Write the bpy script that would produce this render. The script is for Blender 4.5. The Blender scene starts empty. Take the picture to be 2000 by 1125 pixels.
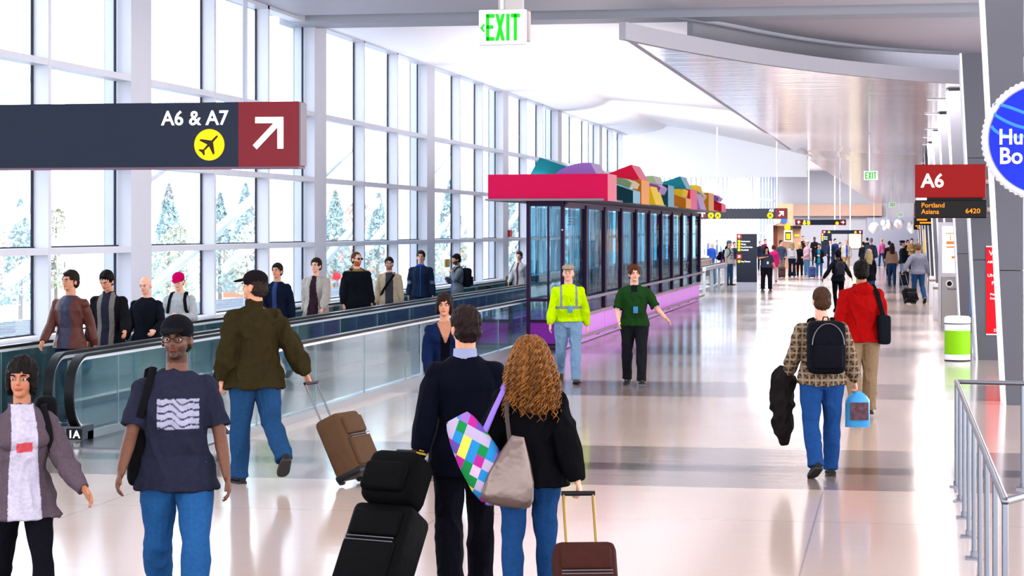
import bpy, math, random
import numpy as np
from mathutils import Vector, Matrix, noise
# ------------------------------------------------------------------ camera, world, light, exposure
SC = bpy.context.scene
COL = SC.collection
FP, CH, HY = 4150.0, 2.33, 448.0          # focal length (px), eye height (m), horizon row
TH = math.atan(750.0 / FP)                # hall direction lies 10.2 degrees right of the view axis
CT, ST = math.cos(TH), math.sin(TH)
cd = bpy.data.cameras.new('camera'); cam = bpy.data.objects.new('camera', cd); COL.objects.link(cam)
cam.location = (0, 0, CH); cam.rotation_euler = (math.pi/2, 0, TH)
cd.sensor_width = 36.0; cd.lens = FP/2000*36.0; cd.shift_y = -(562.5-HY)/2000; cd.clip_start = .3; cd.clip_end = 900
SC.camera = cam
W = bpy.data.worlds.new('World'); SC.world = W; W.use_nodes = True
wn = W.node_tree; wn.nodes.clear()
wo = wn.nodes.new('ShaderNodeOutputWorld'); wb = wn.nodes.new('ShaderNodeBackground')
wt = wn.nodes.new('ShaderNodeTexCoord'); ws = wn.nodes.new('ShaderNodeSeparateXYZ'); wr = wn.nodes.new('ShaderNodeValToRGB')
wn.links.new(wt.outputs['Generated'], ws.inputs[0]); wn.links.new(ws.outputs['Z'], wr.inputs[0])
wr.color_ramp.elements[0].position = 0.0; wr.color_ramp.elements[0].color = (.93, .95, 1, 1)
wr.color_ramp.elements[1].position = .6; wr.color_ramp.elements[1].color = (.88, .93, 1, 1)
wn.links.new(wr.outputs[0], wb.inputs[0]); wb.inputs[1].default_value = 6.0
wn.links.new(wb.outputs[0], wo.inputs[0])
SC.view_settings.view_transform = 'Standard'; SC.view_settings.look = 'None'
SC.view_settings.exposure = 0.17; SC.view_settings.gamma = 1.0; SC.view_settings.use_curve_mapping = False
try:
    SC.cycles.use_denoising = True; SC.cycles.max_bounces = 7; SC.cycles.diffuse_bounces = 3; SC.cycles.glossy_bounces = 3
    SC.cycles.transmission_bounces = 4; SC.cycles.transparent_max_bounces = 24
    SC.cycles.caustics_reflective = False; SC.cycles.caustics_refractive = False; SC.cycles.sample_clamp_indirect = 6
except Exception: pass
def area(loc, rot, sx, sy, power, color=(1, 1, 1)):
    l = bpy.data.lights.new('slot_or_fill_lamp', 'AREA'); l.shape = 'RECTANGLE'; l.size = sx; l.size_y = sy; l.energy = power; l.color = color
    o = bpy.data.objects.new('slot_or_fill_lamp', l); COL.objects.link(o); o.location = loc; o.rotation_euler = rot; o['kind'] = 'structure'
    return o
# canopy slot lamps, then added fill lamps for vault, bulkhead, far and near hall
for y in (48, 58, 68, 78): area((1.2, y, 5.44), (0, 0, 0), .8, 6, 550, (1, .93, .9))
area((-.3, 60, 5.85), (0, math.radians(205), 0), 1.6, 24, 13500, (1, .96, .99))     # added fill, hidden above the canopy to brighten the vault
area((-7.5, 56, 3.3), (math.pi, 0, 0), .5, 24, 500, (1, .96, .99))          # added fill, hidden over the display case roof, lifts the vault
area((-6.7, 70.6, 3.0), (math.radians(112), 0, 0), 4, .4, 600, (1, .98, 1))          # added fill facing away from the camera, whitens the bulkhead
for y in (96, 108, 120, 132): area((-3.0, y, 6.05), (0, 0, 0), 9, 8, 2600, (1, .97, .96))  # added fill lamps that brighten the far hall
for y in (6, 14, 22, 30): area((-3.0, y, 6.2), (0, 0, 0), 10, 5, 380, (1, .93, .88))  # added fill lamps out of view, light the near hall
# ------------------------------------------------------------------ helpers
def P2(px, s):                            # picture column + scale (px per metre) -> point of the floor plan
    d = FP/s; r = (px-1000)/s
    return (r*CT - d*ST, r*ST + d*CT)
def ZH(py, s): return CH + (HY-py)/s      # picture row -> height at that scale
def YD(d, X): return (d + X*ST)/CT        # depth along the view axis + lateral X -> Y
def sx_at(X, Y): return FP/(-X*ST + Y*CT)
def lin(c):
    c = [x/255. for x in c[:3]]
    return tuple((x/12.92 if x <= .04045 else ((x+.055)/1.055)**2.4) for x in c)
MATS = {}
def mat(name, c, rough=.5, metal=0., spec=.5, emit=None, es=0., bump=0., bscale=40., coat=0., var=0.):
    if name in MATS: return MATS[name]
    if max(c) < 235 or max(c)-min(c) > 60: c = tuple(v*.86 for v in c)      # paint samples were read off a bright picture
    if spec == .5 and not metal and not coat: spec = .03 if rough >= .6 else .13
    m = bpy.data.materials.new(name); m.use_nodes = True; nt = m.node_tree; b = nt.nodes['Principled BSDF']
    b.inputs['Base Color'].default_value = (*lin(c), 1); b.inputs['Roughness'].default_value = rough
    b.inputs['Metallic'].default_value = metal; b.inputs['Specular IOR Level'].default_value = spec
    if coat: b.inputs['Coat Weight'].default_value = coat; b.inputs['Coat Roughness'].default_value = .05
    if emit: b.inputs['Emission Color'].default_value = (*lin(emit), 1); b.inputs['Emission Strength'].default_value = es
    tc = nt.nodes.new('ShaderNodeTexCoord'); n = nt.nodes.new('ShaderNodeTexNoise'); n.inputs['Scale'].default_value = bscale
    nt.links.new(tc.outputs['Object'], n.inputs['Vector'])
    if bump:
        bp = nt.nodes.new('ShaderNodeBump'); bp.inputs['Strength'].default_value = bump; bp.inputs['Distance'].default_value = .02
        nt.links.new(n.outputs[0], bp.inputs['Height']); nt.links.new(bp.outputs[0], b.inputs['Normal'])
    if var:
        mx = nt.nodes.new('ShaderNodeMix'); mx.data_type = 'RGBA'; mx.inputs['A'].default_value = (*[x*(1-var) for x in lin(c)], 1)
        mx.inputs['B'].default_value = (*[min(1, x*(1+var)) for x in lin(c)], 1)
        nt.links.new(n.outputs[0], mx.inputs['Factor']); nt.links.new(mx.outputs['Result'], b.inputs['Base Color'])
    MATS[name] = m; return m
def glass(name, tint, refl=.08, wav=0., edge=.6):
    if name in MATS: return MATS[name]
    m = bpy.data.materials.new(name); m.use_nodes = True; nt = m.node_tree; nt.nodes.clear()
    o = nt.nodes.new('ShaderNodeOutputMaterial'); t = nt.nodes.new('ShaderNodeBsdfTransparent'); g = nt.nodes.new('ShaderNodeBsdfGlossy')
    t.inputs[0].default_value = (*lin(tint), 1); g.inputs['Roughness'].default_value = .01; g.inputs[0].default_value = (.93, .98, 1, 1)
    mx = nt.nodes.new('ShaderNodeMixShader'); lw = nt.nodes.new('ShaderNodeLayerWeight'); lw.inputs[0].default_value = .35
    mr = nt.nodes.new('ShaderNodeMapRange'); mr.inputs['To Min'].default_value = refl; mr.inputs['To Max'].default_value = edge
    nt.links.new(lw.outputs['Facing'], mr.inputs[0]); nt.links.new(mr.outputs[0], mx.inputs[0])
    nt.links.new(t.outputs[0], mx.inputs[1]); nt.links.new(g.outputs[0], mx.inputs[2]); nt.links.new(mx.outputs[0], o.inputs[0])
    if wav:
        tc = nt.nodes.new('ShaderNodeTexCoord'); mp = nt.nodes.new('ShaderNodeMapping'); n = nt.nodes.new('ShaderNodeTexNoise')
        mp.inputs['Scale'].default_value = (3, 3, .25); n.inputs['Scale'].default_value = 1.2
        bp = nt.nodes.new('ShaderNodeBump'); bp.inputs['Strength'].default_value = wav; bp.inputs['Distance'].default_value = .05
        nt.links.new(tc.outputs['Object'], mp.inputs[0]); nt.links.new(mp.outputs[0], n.inputs['Vector'])
        nt.links.new(n.outputs[0], bp.inputs['Height']); nt.links.new(bp.outputs[0], g.inputs['Normal'])
    MATS[name] = m; return m
def vcmat(name, rough=.8, bump=.25, bscale=60., spec=.03, fib=(1, 1, 1)):
    if name in MATS: return MATS[name]
    m = bpy.data.materials.new(name); m.use_nodes = True; nt = m.node_tree; b = nt.nodes['Principled BSDF']
    a = nt.nodes.new('ShaderNodeAttribute'); a.attribute_name = 'Col'
    b.inputs['Roughness'].default_value = rough; b.inputs['Specular IOR Level'].default_value = spec
    tc = nt.nodes.new('ShaderNodeTexCoord'); mp = nt.nodes.new('ShaderNodeMapping'); mp.inputs['Scale'].default_value = fib
    n = nt.nodes.new('ShaderNodeTexNoise'); n.inputs['Scale'].default_value = bscale
    mx = nt.nodes.new('ShaderNodeMix'); mx.data_type = 'RGBA'; mx.blend_type = 'MULTIPLY'; mx.inputs['Factor'].default_value = .22
    rr = nt.nodes.new('ShaderNodeValToRGB'); rr.color_ramp.elements[0].color = (.35, .35, .35, 1); rr.color_ramp.elements[1].color = (1.25, 1.25, 1.25, 1)
    rr.color_ramp.elements[0].position = .3; rr.color_ramp.elements[1].position = .7
    bp = nt.nodes.new('ShaderNodeBump'); bp.inputs['Strength'].default_value = bump; bp.inputs['Distance'].default_value = .01
    nt.links.new(tc.outputs['Object'], mp.inputs[0]); nt.links.new(mp.outputs[0], n.inputs['Vector']); nt.links.new(n.outputs[0], bp.inputs['Height'])
    nt.links.new(n.outputs[0], rr.inputs[0]); nt.links.new(a.outputs['Color'], mx.inputs['A']); nt.links.new(rr.outputs[0], mx.inputs['B'])
    nt.links.new(mx.outputs['Result'], b.inputs['Base Color']); nt.links.new(bp.outputs[0], b.inputs['Normal'])
    MATS[name] = m; return m
def tag(o, label=None, cat=None, group=None, kind=None):
    if label: o['label'] = label
    if cat: o['category'] = cat
    if group: o['group'] = group
    if kind: o['kind'] = kind
    return o
def link(o, parent=None):
    COL.objects.link(o)
    if parent: o.parent = parent
    return o
def empty(name, loc=(0, 0, 0), rz=0., label=None, cat=None, group=None, kind=None, parent=None):
    o = bpy.data.objects.new(name, None); o.empty_display_size = .2; link(o, parent); o.location = loc; o.rotation_euler = (0, 0, rz)
    return tag(o, label, cat, group, kind)
def copy_tree(o, parent=None):
    c = o.copy(); COL.objects.link(c)
    if parent: c.parent = parent
    for ch in list(o.children): copy_tree(ch, c)
    return c
def unit(v):
    v = np.array(v, float); return v/(np.linalg.norm(v)+1e-9)
class MB:                                  # collects shapes, builds ONE mesh object
    def __init__(s): s.v = []; s.f = []; s.m = []
    def add(s, vs, fs, mi=0):
        n = len(s.v); s.v += [tuple(map(float, p)) for p in vs]; s.f += [tuple(i+n for i in f) for f in fs]; s.m += [mi]*len(fs); return s
    def box(s, x0, x1, y0, y1, z0, z1, mi=0):
        v = [(x0,y0,z0),(x1,y0,z0),(x1,y1,z0),(x0,y1,z0),(x0,y0,z1),(x1,y0,z1),(x1,y1,z1),(x0,y1,z1)]
        return s.add(v, [(0,3,2,1),(4,5,6,7),(0,1,5,4),(1,2,6,5),(2,3,7,6),(3,0,4,7)], mi)
    def prism(s, poly, a0, a1, axis='y', mi=0, mside=None):
        n = len(poly); mk = {'y': lambda p, a: (p[0], a, p[1]), 'z': lambda p, a: (p[0], p[1], a), 'x': lambda p, a: (a, p[0], p[1])}[axis]
        s.add([mk(p, a0) for p in poly]+[mk(p, a1) for p in poly], [], mi); b = len(s.v)-2*n
        s.f += [tuple(b+i for i in range(n)), tuple(b+n+i for i in reversed(range(n)))]; s.m += [mi, mi]
        for i in range(n): s.f.append((b+i, b+(i+1) % n, b+n+(i+1) % n, b+n+i)); s.m.append(mi if mside is None else mside)
        return s
    def tube(s, pts, rad, n=8, ref=(0, 0, 1), caps=True, mi=0, closed=False):
        pts = [np.array(p, float) for p in pts]; k = len(pts)
        if not hasattr(rad, '__len__'): rad = [rad]*k
        rad = [(r, r) if not hasattr(r, '__len__') else r for r in rad]
        vs = []; prev = None
        for i, p in enumerate(pts):
            if closed: t = unit(pts[(i+1) % k]-pts[i-1])
            else: t = unit(pts[min(i+1, k-1)]-pts[max(i-1, 0)])
            a = np.cross(t, ref) if prev is None else prev - t*np.dot(prev, t)
            if np.linalg.norm(a) < 1e-4: a = np.cross(t, (1, .01, 0))
            a = unit(a); prev = a; b = np.cross(t, a)
            for j in range(n):
                th = 2*math.pi*j/n; vs.append(p + a*math.cos(th)*rad[i][0] + b*math.sin(th)*rad[i][1])
        fs = []
        for i in range(k if closed else k-1):
            i2 = (i+1) % k
            for j in range(n): fs.append((i*n+j, i*n+(j+1) % n, i2*n+(j+1) % n, i2*n+j))
        if caps and not closed: fs += [tuple(reversed(range(n))), tuple((k-1)*n+j for j in range(n))]
        return s.add(vs, fs, mi)
    def cyl(s, p0, p1, r, n=12, mi=0): return s.tube([p0, p1], r, n, ref=(.01, 1, .02), mi=mi)
    def ell(s, c, r, R=None, n=12, m=8, mi=0):
        R = np.eye(3) if R is None else R; c = np.array(c, float); vs = [c + R@np.array((0, 0, r[2]))]
        for i in range(1, m):
            ph = math.pi*i/m
            for j in range(n):
                th = 2*math.pi*j/n; vs.append(c + R@np.array((r[0]*math.sin(ph)*math.cos(th), r[1]*math.sin(ph)*math.sin(th), r[2]*math.cos(ph))))
        vs.append(c - R@np.array((0, 0, r[2]))); L = len(vs)-1; fs = [(0, 1+j, 1+(j+1) % n) for j in range(n)]
        for i in range(m-2):
            for j in range(n): a = 1+i*n; fs.append((a+j, a+n+j, a+n+(j+1) % n, a+(j+1) % n))
        fs += [(L, 1+(m-2)*n+(j+1) % n, 1+(m-2)*n+j) for j in range(n)]
        return s.add(vs, fs, mi)
    def rbox(s, c, size, b, R=None, mi=0, e=4.0, taper=0.):   # box with rounded corners (superellipsoid lattice)
        R = np.eye(3) if R is None else R; c = np.array(c, float); h = np.array(size)/2.; N = 6; idx = {}; vs = []; fs = []
        b = min(b, min(h)*.98)
        def pt(q):
            p = np.array(q)*h; inner = np.clip(p, -(h-b), h-b); dlt = p-inner; l = np.linalg.norm(dlt)
            o = inner + (dlt/l*b if l > 1e-9 else 0); k = 1 - taper*(o[2]/h[2]+1)/2
            return c + R@np.array((o[0]*k, o[1]*k, o[2]))
        g = [-1, None, None, None, None, 1]
        def grid(hk): f = 1-b/hk; return [-1, -1+.35*(1-f), -f, f, 1-.35*(1-f), 1]
        G = [grid(h[0]), grid(h[1]), grid(h[2])]
        for ax in range(3):
            for sg in (-1, 1):
                u, w = [(1, 2), (2, 0), (0, 1)][ax]; st = len(vs)
                for i in range(N):
                    for j in range(N):
                        q = [0, 0, 0]; q[ax] = sg; q[u] = G[u][i]; q[w] = G[w][j]; vs.append(pt(q))
                for i in range(N-1):
                    for j in range(N-1):
                        f = (st+i*N+j, st+(i+1)*N+j, st+(i+1)*N+j+1, st+i*N+j+1); fs.append(f if sg > 0 else f[::-1])
        return s.add(vs, fs, mi)
    def mesh(s, name):
        me = bpy.data.meshes.new(name); me.from_pydata(s.v, [], s.f); me.validate(); me.update(); return me
    def build(s, name, mats, parent=None, smooth=False, loc=None, label=None, cat=None, group=None, kind=None, merge=True):
        me = s.mesh(name); o = bpy.data.objects.new(name, me); link(o, parent)
        if not isinstance(mats, (list, tuple)): mats = [mats]
        for m in mats: me.materials.append(m)
        if len(mats) > 1 and len(me.polygons) == len(s.m): me.polygons.foreach_set('material_index', s.m)
        if smooth:
            if merge:
                import bmesh
                bm = bmesh.new(); bm.from_mesh(me); bmesh.ops.remove_doubles(bm, verts=bm.verts, dist=1e-5); bm.to_mesh(me); bm.free()
            me.polygons.foreach_set('use_smooth', [True]*len(me.polygons))
            try: me.set_sharp_from_angle(angle=math.radians(50))
            except Exception: pass
        if loc: o.location = loc
        return tag(o, label, cat, group, kind)
def text(body, size, name, m, parent, loc, rot, bold=.0, align='LEFT', ext=.004, sx=1.):
    c = bpy.data.curves.new(name, 'FONT'); c.body = body; c.size = size; c.extrude = ext; c.offset = bold*size; c.align_x = align; c.resolution_u = 3
    t = bpy.data.objects.new(name, c); COL.objects.link(t); bpy.context.view_layer.update()
    me = bpy.data.meshes.new_from_object(t.evaluated_get(bpy.context.evaluated_depsgraph_get()))
    bpy.data.objects.remove(t); o = bpy.data.objects.new(name, me); link(o, parent); me.materials.append(m)
    o.location = loc; o.rotation_euler = rot; o.scale = (sx, 1, 1); return o
# common materials
WHITE = mat('white_paint', (246, 246, 250), .45); CEIL = mat('ceiling_paint', (250, 247, 252), .6, spec=.3, bscale=3, var=.015)
GREYP = mat('grey_paint', (176, 176, 188), .5); FRAME = mat('frame_metal', (222, 222, 234), .35, var=.03, bscale=5)
COLM = mat('column_cladding', (212, 212, 224), .4, var=.03, bscale=4); DARKG = mat('gasket', (40, 44, 60), .5)
STEEL = mat('brushed_steel', (122, 124, 134), .28, 1., var=.08, bscale=80); CHROME = mat('polished_steel', (215, 215, 225), .12, 1.)
BLACK = mat('black_rubber', (16, 16, 18), .35); BLKP = mat('black_plastic', (22, 22, 26), .4)
NAVY = mat('sign_navy', (18, 28, 50), .35, var=.05, bscale=30); SRED = mat('sign_red', (122, 18, 34), .35); 
LITW = mat('lit_white', (255, 255, 255), .5, emit=(255, 255, 255), es=.9); LITY = mat('lit_yellow', (255, 214, 0), .5, emit=(255, 210, 0), es=.35)
LEDM = mat('led_orange', (60, 20, 0), .5, emit=(255, 140, 24), es=1.7); GREENL = mat('exit_green', (0, 150, 10), .5, emit=(0, 255, 20), es=.35)
WGL = glass('window_glass', (244, 250, 253), .03, edge=.2); BGL = glass('balustrade_glass', (222, 242, 244), .06, edge=.6)
KGL = glass('case_glass', (200, 232, 240), .08, wav=.05, edge=.36)
# ------------------------------------------------------------------ setting
def floor_mat():
    m = bpy.data.materials.new('terrazzo'); m.use_nodes = True; nt = m.node_tree; N = nt.nodes.new; L = nt.links.new; b = nt.nodes['Principled BSDF']
    tc = N('ShaderNodeTexCoord'); sp = N('ShaderNodeSeparateXYZ'); L(tc.outputs['Object'], sp.inputs[0])
    def mth(op, a, b_=None, c=None):
        n = N('ShaderNodeMath'); n.operation = op
        for i, x in enumerate((a, b_, c)):
            if x is None: continue
            if hasattr(x, 'links'): L(x, n.inputs[i])
            else: n.inputs[i].default_value = x
        return n.outputs[0]
    Y, X = sp.outputs['Y'], sp.outputs['X']
    def band(c0, half): return mth('LESS_THAN', mth('ABSOLUTE', mth('SUBTRACT', Y, c0)), half)
    per = mth('MODULO', mth('ADD', Y, 90-31.0+4.9), 9.85)          # distance inside a bay
    g = mth('LESS_THAN', mth('ABSOLUTE', mth('SUBTRACT', per, (90+4.9) % 9.85)), 1.45)
    g2 = band(20.95, 1.75); gray = mth('MAXIMUM', g, g2)
    dark = band(20.75, .30)
    seam = mth('LESS_THAN', mth('ABSOLUTE', mth('SUBTRACT', mth('MODULO', mth('ADD', X, 42.64+1.5), 3.0), 1.5)), .008)
    seam2 = mth('LESS_THAN', mth('ABSOLUTE', mth('SUBTRACT', mth('MODULO', Y, 4.925), 2.3)), .008)
    lines = mth('MAXIMUM', seam, seam2)
    n1 = N('ShaderNodeTexNoise'); n1.inputs['Scale'].default_value = 90; n1.inputs['Detail'].default_value = 3; L(tc.outputs['Object'], n1.inputs['Vector'])
    n2 = N('ShaderNodeTexNoise'); n2.inputs['Scale'].default_value = .35; L(tc.outputs['Object'], n2.inputs['Vector'])
    def mix(f, A, B):
        x = N('ShaderNodeMix'); x.data_type = 'RGBA'
        if hasattr(f, 'links'): L(f, x.inputs['Factor'])
        else: x.inputs['Factor'].default_value = f
        for k, v in (('A', A), ('B', B)):
            if hasattr(v, 'links'): L(v, x.inputs[k])
            else: x.inputs[k].default_value = (*lin(v), 1)
        return x.outputs['Result']
    base = mix(n1.outputs[0], (170, 150, 140), (196, 177, 167)); gr = mix(n1.outputs[0], (108, 95, 93), (138, 124, 120))
    c = mix(gray, base, gr); c = mix(dark, c, (66, 58, 60)); c = mix(mth('MULTIPLY', lines, .55), c, (120, 112, 112))
    L(c, b.inputs['Base Color'])
    r = N('ShaderNodeMapRange'); r.inputs['To Min'].default_value = .08; r.inputs['To Max'].default_value = .2; L(n2.outputs[0], r.inputs[0]); L(r.outputs[0], b.inputs['Roughness'])
    b.inputs['Specular IOR Level'].default_value = .5; b.inputs['Coat Weight'].default_value = .08; b.inputs['Coat Roughness'].default_value = .06
    mp = N('ShaderNodeMapping'); mp.inputs['Scale'].default_value = (.5, 3, 1); n3 = N('ShaderNodeTexNoise'); n3.inputs['Scale'].default_value = 1.5
    L(tc.outputs['Object'], mp.inputs[0]); L(mp.outputs[0], n3.inputs['Vector'])
    bp = N('ShaderNodeBump'); bp.inputs['Strength'].default_value = .05; bp.inputs['Distance'].default_value = .02; L(n3.outputs[0], bp.inputs['Height'])
    L(bp.outputs[0], b.inputs['Normal']); L(bp.outputs[0], b.inputs['Coat Normal'])
    return m
MB().box(-11.4, 9, -6, 150, -.3, 0).build('floor', floor_mat(), kind='structure')
# window wall: bays of three panes between broad piers
GX = -11.12; FX = -10.9; ZT = 6.3; BAY = 9.87; Y0 = 29.3
rows = [.9, 2.04, 3.28, 4.52]; NB = range(-2, 6)
for k in NB:
    y0 = Y0 + k*BAY; y1 = y0 + BAY
    MB().box(-11.3, FX, y0, y0+.86, 0, ZT+.3).build('trim_%d' % (k+3), COLM, kind='structure')
    w = empty('window_%d' % (k+3), (GX, y0+.86, .9), kind='structure')
    fr = MB(); gk = MB(); gl = MB(); L0 = BAY-.86; sp = L0/3
    for i in range(4):
        yy = i*sp
        if 0 < i < 3: fr.box(-.02, FX-GX, yy-.05, yy+.05, 0, ZT-.9)
        if i < 3:
            gk.box(-.014, .014, yy+sp-.085, yy+sp-.05, 0, ZT-.9)
            if i: gk.box(-.012, .012, yy+.05, yy+.09, 0, ZT-.9)
    for z in rows:
        zz = z-.9; fr.box(-.02, FX-GX-.002, 0, L0, zz-.045 if zz > .1 else -.9, zz+.045); gk.box(-.025, .028, 0, L0, zz+.045, zz+.065)
    fr.box(-.02, FX-GX, 0, L0, ZT-.9-.08, ZT-.9+.3)
    gl.box(-.012, -.004, 0, L0, 0, ZT-.9)
    fr.build('window_frame', FRAME, w); gk.build('gasket', DARKG, w); gl.build('pane', WGL, w)
    MB().box(-11.95, -11.35, y0+.1, y0+.75, -5, ZT+1).build('trim_%d' % (k+21), WHITE, kind='structure')
# solid end of the window wall and the far bulkhead
YB = YD(87.7, -10.9)
MB().box(-11.3, FX, Y0+6*BAY, YB+.3, 0, 7.4).build('wall_left', WHITE, kind='structure')
# low soffit and edge beam nearest the camera
YS = YD(38.0, -4)
MB().box(-11.4, 9, -6, YS, 6.28, 6.6).build('ceiling', mat('soffit_paint', (196, 192, 204), .5), kind='structure')
MB().box(-11.4, 9, YS+.05, YS+.55, 6.34, 6.6).build('trim_40', STEEL, kind='structure')
MB().box(-11.4, 9, YS+.6, YS+1.5, 6.18, 6.6).build('trim_41', GREYP, kind='structure')
# main vault: cove along the windows, then a sheet falling towards the far right
def sheet(name, rowsv, m, thick=.06, kind='structure', smooth=True):
    b = MB(); nr, nc = len(rowsv), len(rowsv[0]); v = [p for r in rowsv for p in r]; n = len(v)
    v2 = [(p[0], p[1], p[2]+thick) for p in v]; fs = []
    for i in range(nr-1):
        for j in range(nc-1):
            a = i*nc+j; fs.append((a, a+1, a+nc+1, a+nc)); fs.append((n+a, n+a+nc, n+a+nc+1, n+a+1))
    bd = [(0, j) for j in range(nc)]+[(i, nc-1) for i in range(1, nr)]+[(nr-1, j) for j in range(nc-2, -1, -1)]+[(i, 0) for i in range(nr-2, 0, -1)]
    bd = [i*nc+j for i, j in bd]
    for q in range(len(bd)): a, c = bd[q], bd[(q+1) % len(bd)]; fs.append((a, c, n+c, n+a))
    b.add(v+v2, fs); return b.build(name, m, smooth=smooth, kind=kind)
ys = np.linspace(YS+1.5, YB, 14)
R_ = []
for y in ys:
    t = (y-ys[0])/(ys[-1]-ys[0]); r = []
    for q in range(5): a = q/4*math.pi/2; r.append((-10.9+1.6*math.sin(a)**1.2, y, 6.25+.35*(1-math.cos(a))))
    zr = 7.0 - 2.6*t**1.3
    for x in (-8, -6.5, -5, -4.2, -3.6, -3.2, 0): u = (x+9.3)/9.3; z = 6.6+(zr-6.6)*u**1.15; r.append((x, y, z if x < -3.5 else max(z, 5.8)))
    R_.append(r)
sheet('ceiling', R_, CEIL)
MB().box(-11.3, -3.55, YB, YB+.4, ZH(347, FP/87.7), 7.4).box(-3.55, 9, YB, YB+.4, 5.56, 7.4).build('wall_far', WHITE, kind='structure')
# canopy: a broad, glossy metal wing with a curved front edge
def cz(y): return 5.5 - 1.5*max(0., y-88)/50.
fe = []                                    # front edge, from the picture
for px, py in ((1228, 75), (1300, 90), (1400, 108), (1500, 124), (1620, 140), (1740, 152), (1860, 161), (2000, 167), (2150, 170)):
    s = (HY-py)/3.17; fe.append(P2(px, s))
fe.append((9.0, fe[-1][1]+1.6))
rr = []
x0_ = fe[0][0]
for i, (x, y) in enumerate(fe):
    r = []
    for q in range(15):
        t = (q/14)**1.3; yy = y + (138-y)*t; le = x0_ + .6*t + 2.4*max(0., yy-86)/52.
        r.append((le + (x-x0_)*(9-le)/(9-x0_), yy, cz(yy)))
    rr.append(r)
def canopy_mat():
    m = mat('canopy_metal', (214, 204, 208), .16, .55, bscale=4); nt = m.node_tree; b = nt.nodes['Principled BSDF']; L = nt.links.new
    tc = nt.nodes.new('ShaderNodeTexCoord'); br = nt.nodes.new('ShaderNodeTexBrick'); mp = nt.nodes.new('ShaderNodeMapping')
    mp.inputs['Rotation'].default_value = (0, 0, 0); L(tc.outputs['Object'], mp.inputs[0]); L(mp.outputs[0], br.inputs['Vector'])
    br.inputs['Scale'].default_value = 1; br.inputs['Brick Width'].default_value = 7.; br.inputs['Row Height'].default_value = .42; br.inputs['Mortar Size'].default_value = .012
    br.inputs['Color1'].default_value = (*lin((220, 208, 214)), 1); br.inputs['Color2'].default_value = (*lin((205, 198, 205)), 1); br.inputs['Mortar'].default_value = (*lin((165, 160, 170)), 1)
    L(br.outputs['Color'], b.inputs['Base Color'])
    n = nt.nodes.new('ShaderNodeTexNoise'); n.inputs['Scale'].default_value = 1.; mp2 = nt.nodes.new('ShaderNodeMapping'); mp2.inputs['Scale'].default_value = (.6, 2.4, 1)
    L(tc.outputs['Object'], mp2.inputs[0]); L(mp2.outputs[0], n.inputs['Vector'])
    bp = nt.nodes.new('ShaderNodeBump'); bp.inputs['Strength'].default_value = .25; bp.inputs['Distance'].default_value = .04; L(n.outputs[0], bp.inputs['Height']); L(bp.outputs[0], b.inputs['Normal'])
    return m
sheet('ceiling', rr, canopy_mat(), thick=.05, smooth=False)
fb = MB()                                   # curved fascia along the front and left edges
def strip(b, pts, z0, z1, th):
    for (a, c) in zip(pts[:-1], pts[1:]):
        dx, dy = c[0]-a[0], c[1]-a[1]; l = math.hypot(dx, dy); nx, ny = -dy/l*th, dx/l*th
        b.add([(a[0], a[1], z0), (c[0], c[1], z0), (c[0]+nx, c[1]+ny, z0), (a[0]+nx, a[1]+ny, z0),
               (a[0], a[1], z1), (c[0], c[1], z1), (c[0]+nx, c[1]+ny, z1), (a[0]+nx, a[1]+ny, z1)],
              [(0, 3, 2, 1), (4, 5, 6, 7), (0, 1, 5, 4), (1, 2, 6, 5), (2, 3, 7, 6), (3, 0, 4, 7)])
def smooth_line(pts, n=6):
    out = []
    for i in range(len(pts)-1):
        p0 = pts[max(i-1, 0)]; p1 = pts[i]; p2 = pts[i+1]; p3 = pts[min(i+2, len(pts)-1)]
        for q in range(n):
            t = q/n; out.append(tuple(.5*((2*p1[k])+(-p0[k]+p2[k])*t+(2*p0[k]-5*p1[k]+4*p2[k]-p3[k])*t*t+(-p0[k]+3*p1[k]-3*p2[k]+p3[k])*t**3) for k in range(len(p1))))
    return out+[tuple(pts[-1])]
fes = smooth_line(fe)
strip(fb, [(x-.03, y-.16) for x, y in fes], 5.47, 5.76, .12)
strip(fb, [rr[0][q][:2] for q in range(15) if rr[0][q][1] < 89], 5.49, 5.6, .08)
fb.build('trim_42', mat('fascia_paint', (186, 182, 192), .5), kind='structure')
# curved soffit lip and drum wall above the canopy front
lip = [P2(px, (HY-py)/3.9) for px, py in ((1325, 29), (1420, 46), (1500, 62), (1600, 78), (1720, 92), (1860, 101), (2000, 105), (2150, 107))]
lip.append((9, lip[-1][1]+1.2)); lips = smooth_line(lip)
poly = [(lips[0][0]-.3, YS+1.4)]+lips+[(9, YS+1.4)]
sb = MB(); sb.prism(poly, 6.23, 6.6, 'z'); sb.build('ceiling', mat('soffit_paint2', (196, 190, 200), .5), kind='structure')
MB().tube([(x, y+.03, 6.23) for x, y in lips], .07, 10).build('trim_43', GREYP, smooth=True, kind='structure')
dr = MB(); strip(dr, [(x+.15, y+1.2) for x, y in lips], 5.57, 7.2, .12); dr.build('wall_right', mat('drum_paint', (158, 154, 164), .55), kind='structure')
# canopy light slots
sl0 = None
for d, px in ((51.6, 1838), (58.2, 1832), (66.9, 1828), (73, 1823), (79.2, 1820), (87.7, 1817), (93.9, 1814), (101, 1812)):
    x, y = P2(px, FP/d); e = empty('ceiling_light', (x, y, cz(y)-.01), 0)
    MB().box(-.33, .33, -.06, .06, -.015, .0).build('diffuser', LITW, e); MB().box(-.36, .36, -.09, .09, -.008, .002).build('frame', WHITE, e)
    tag(e, 'thin bright slot light recessed in the glossy canopy underside', 'light', 'slot lights in a row under the canopy')
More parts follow.
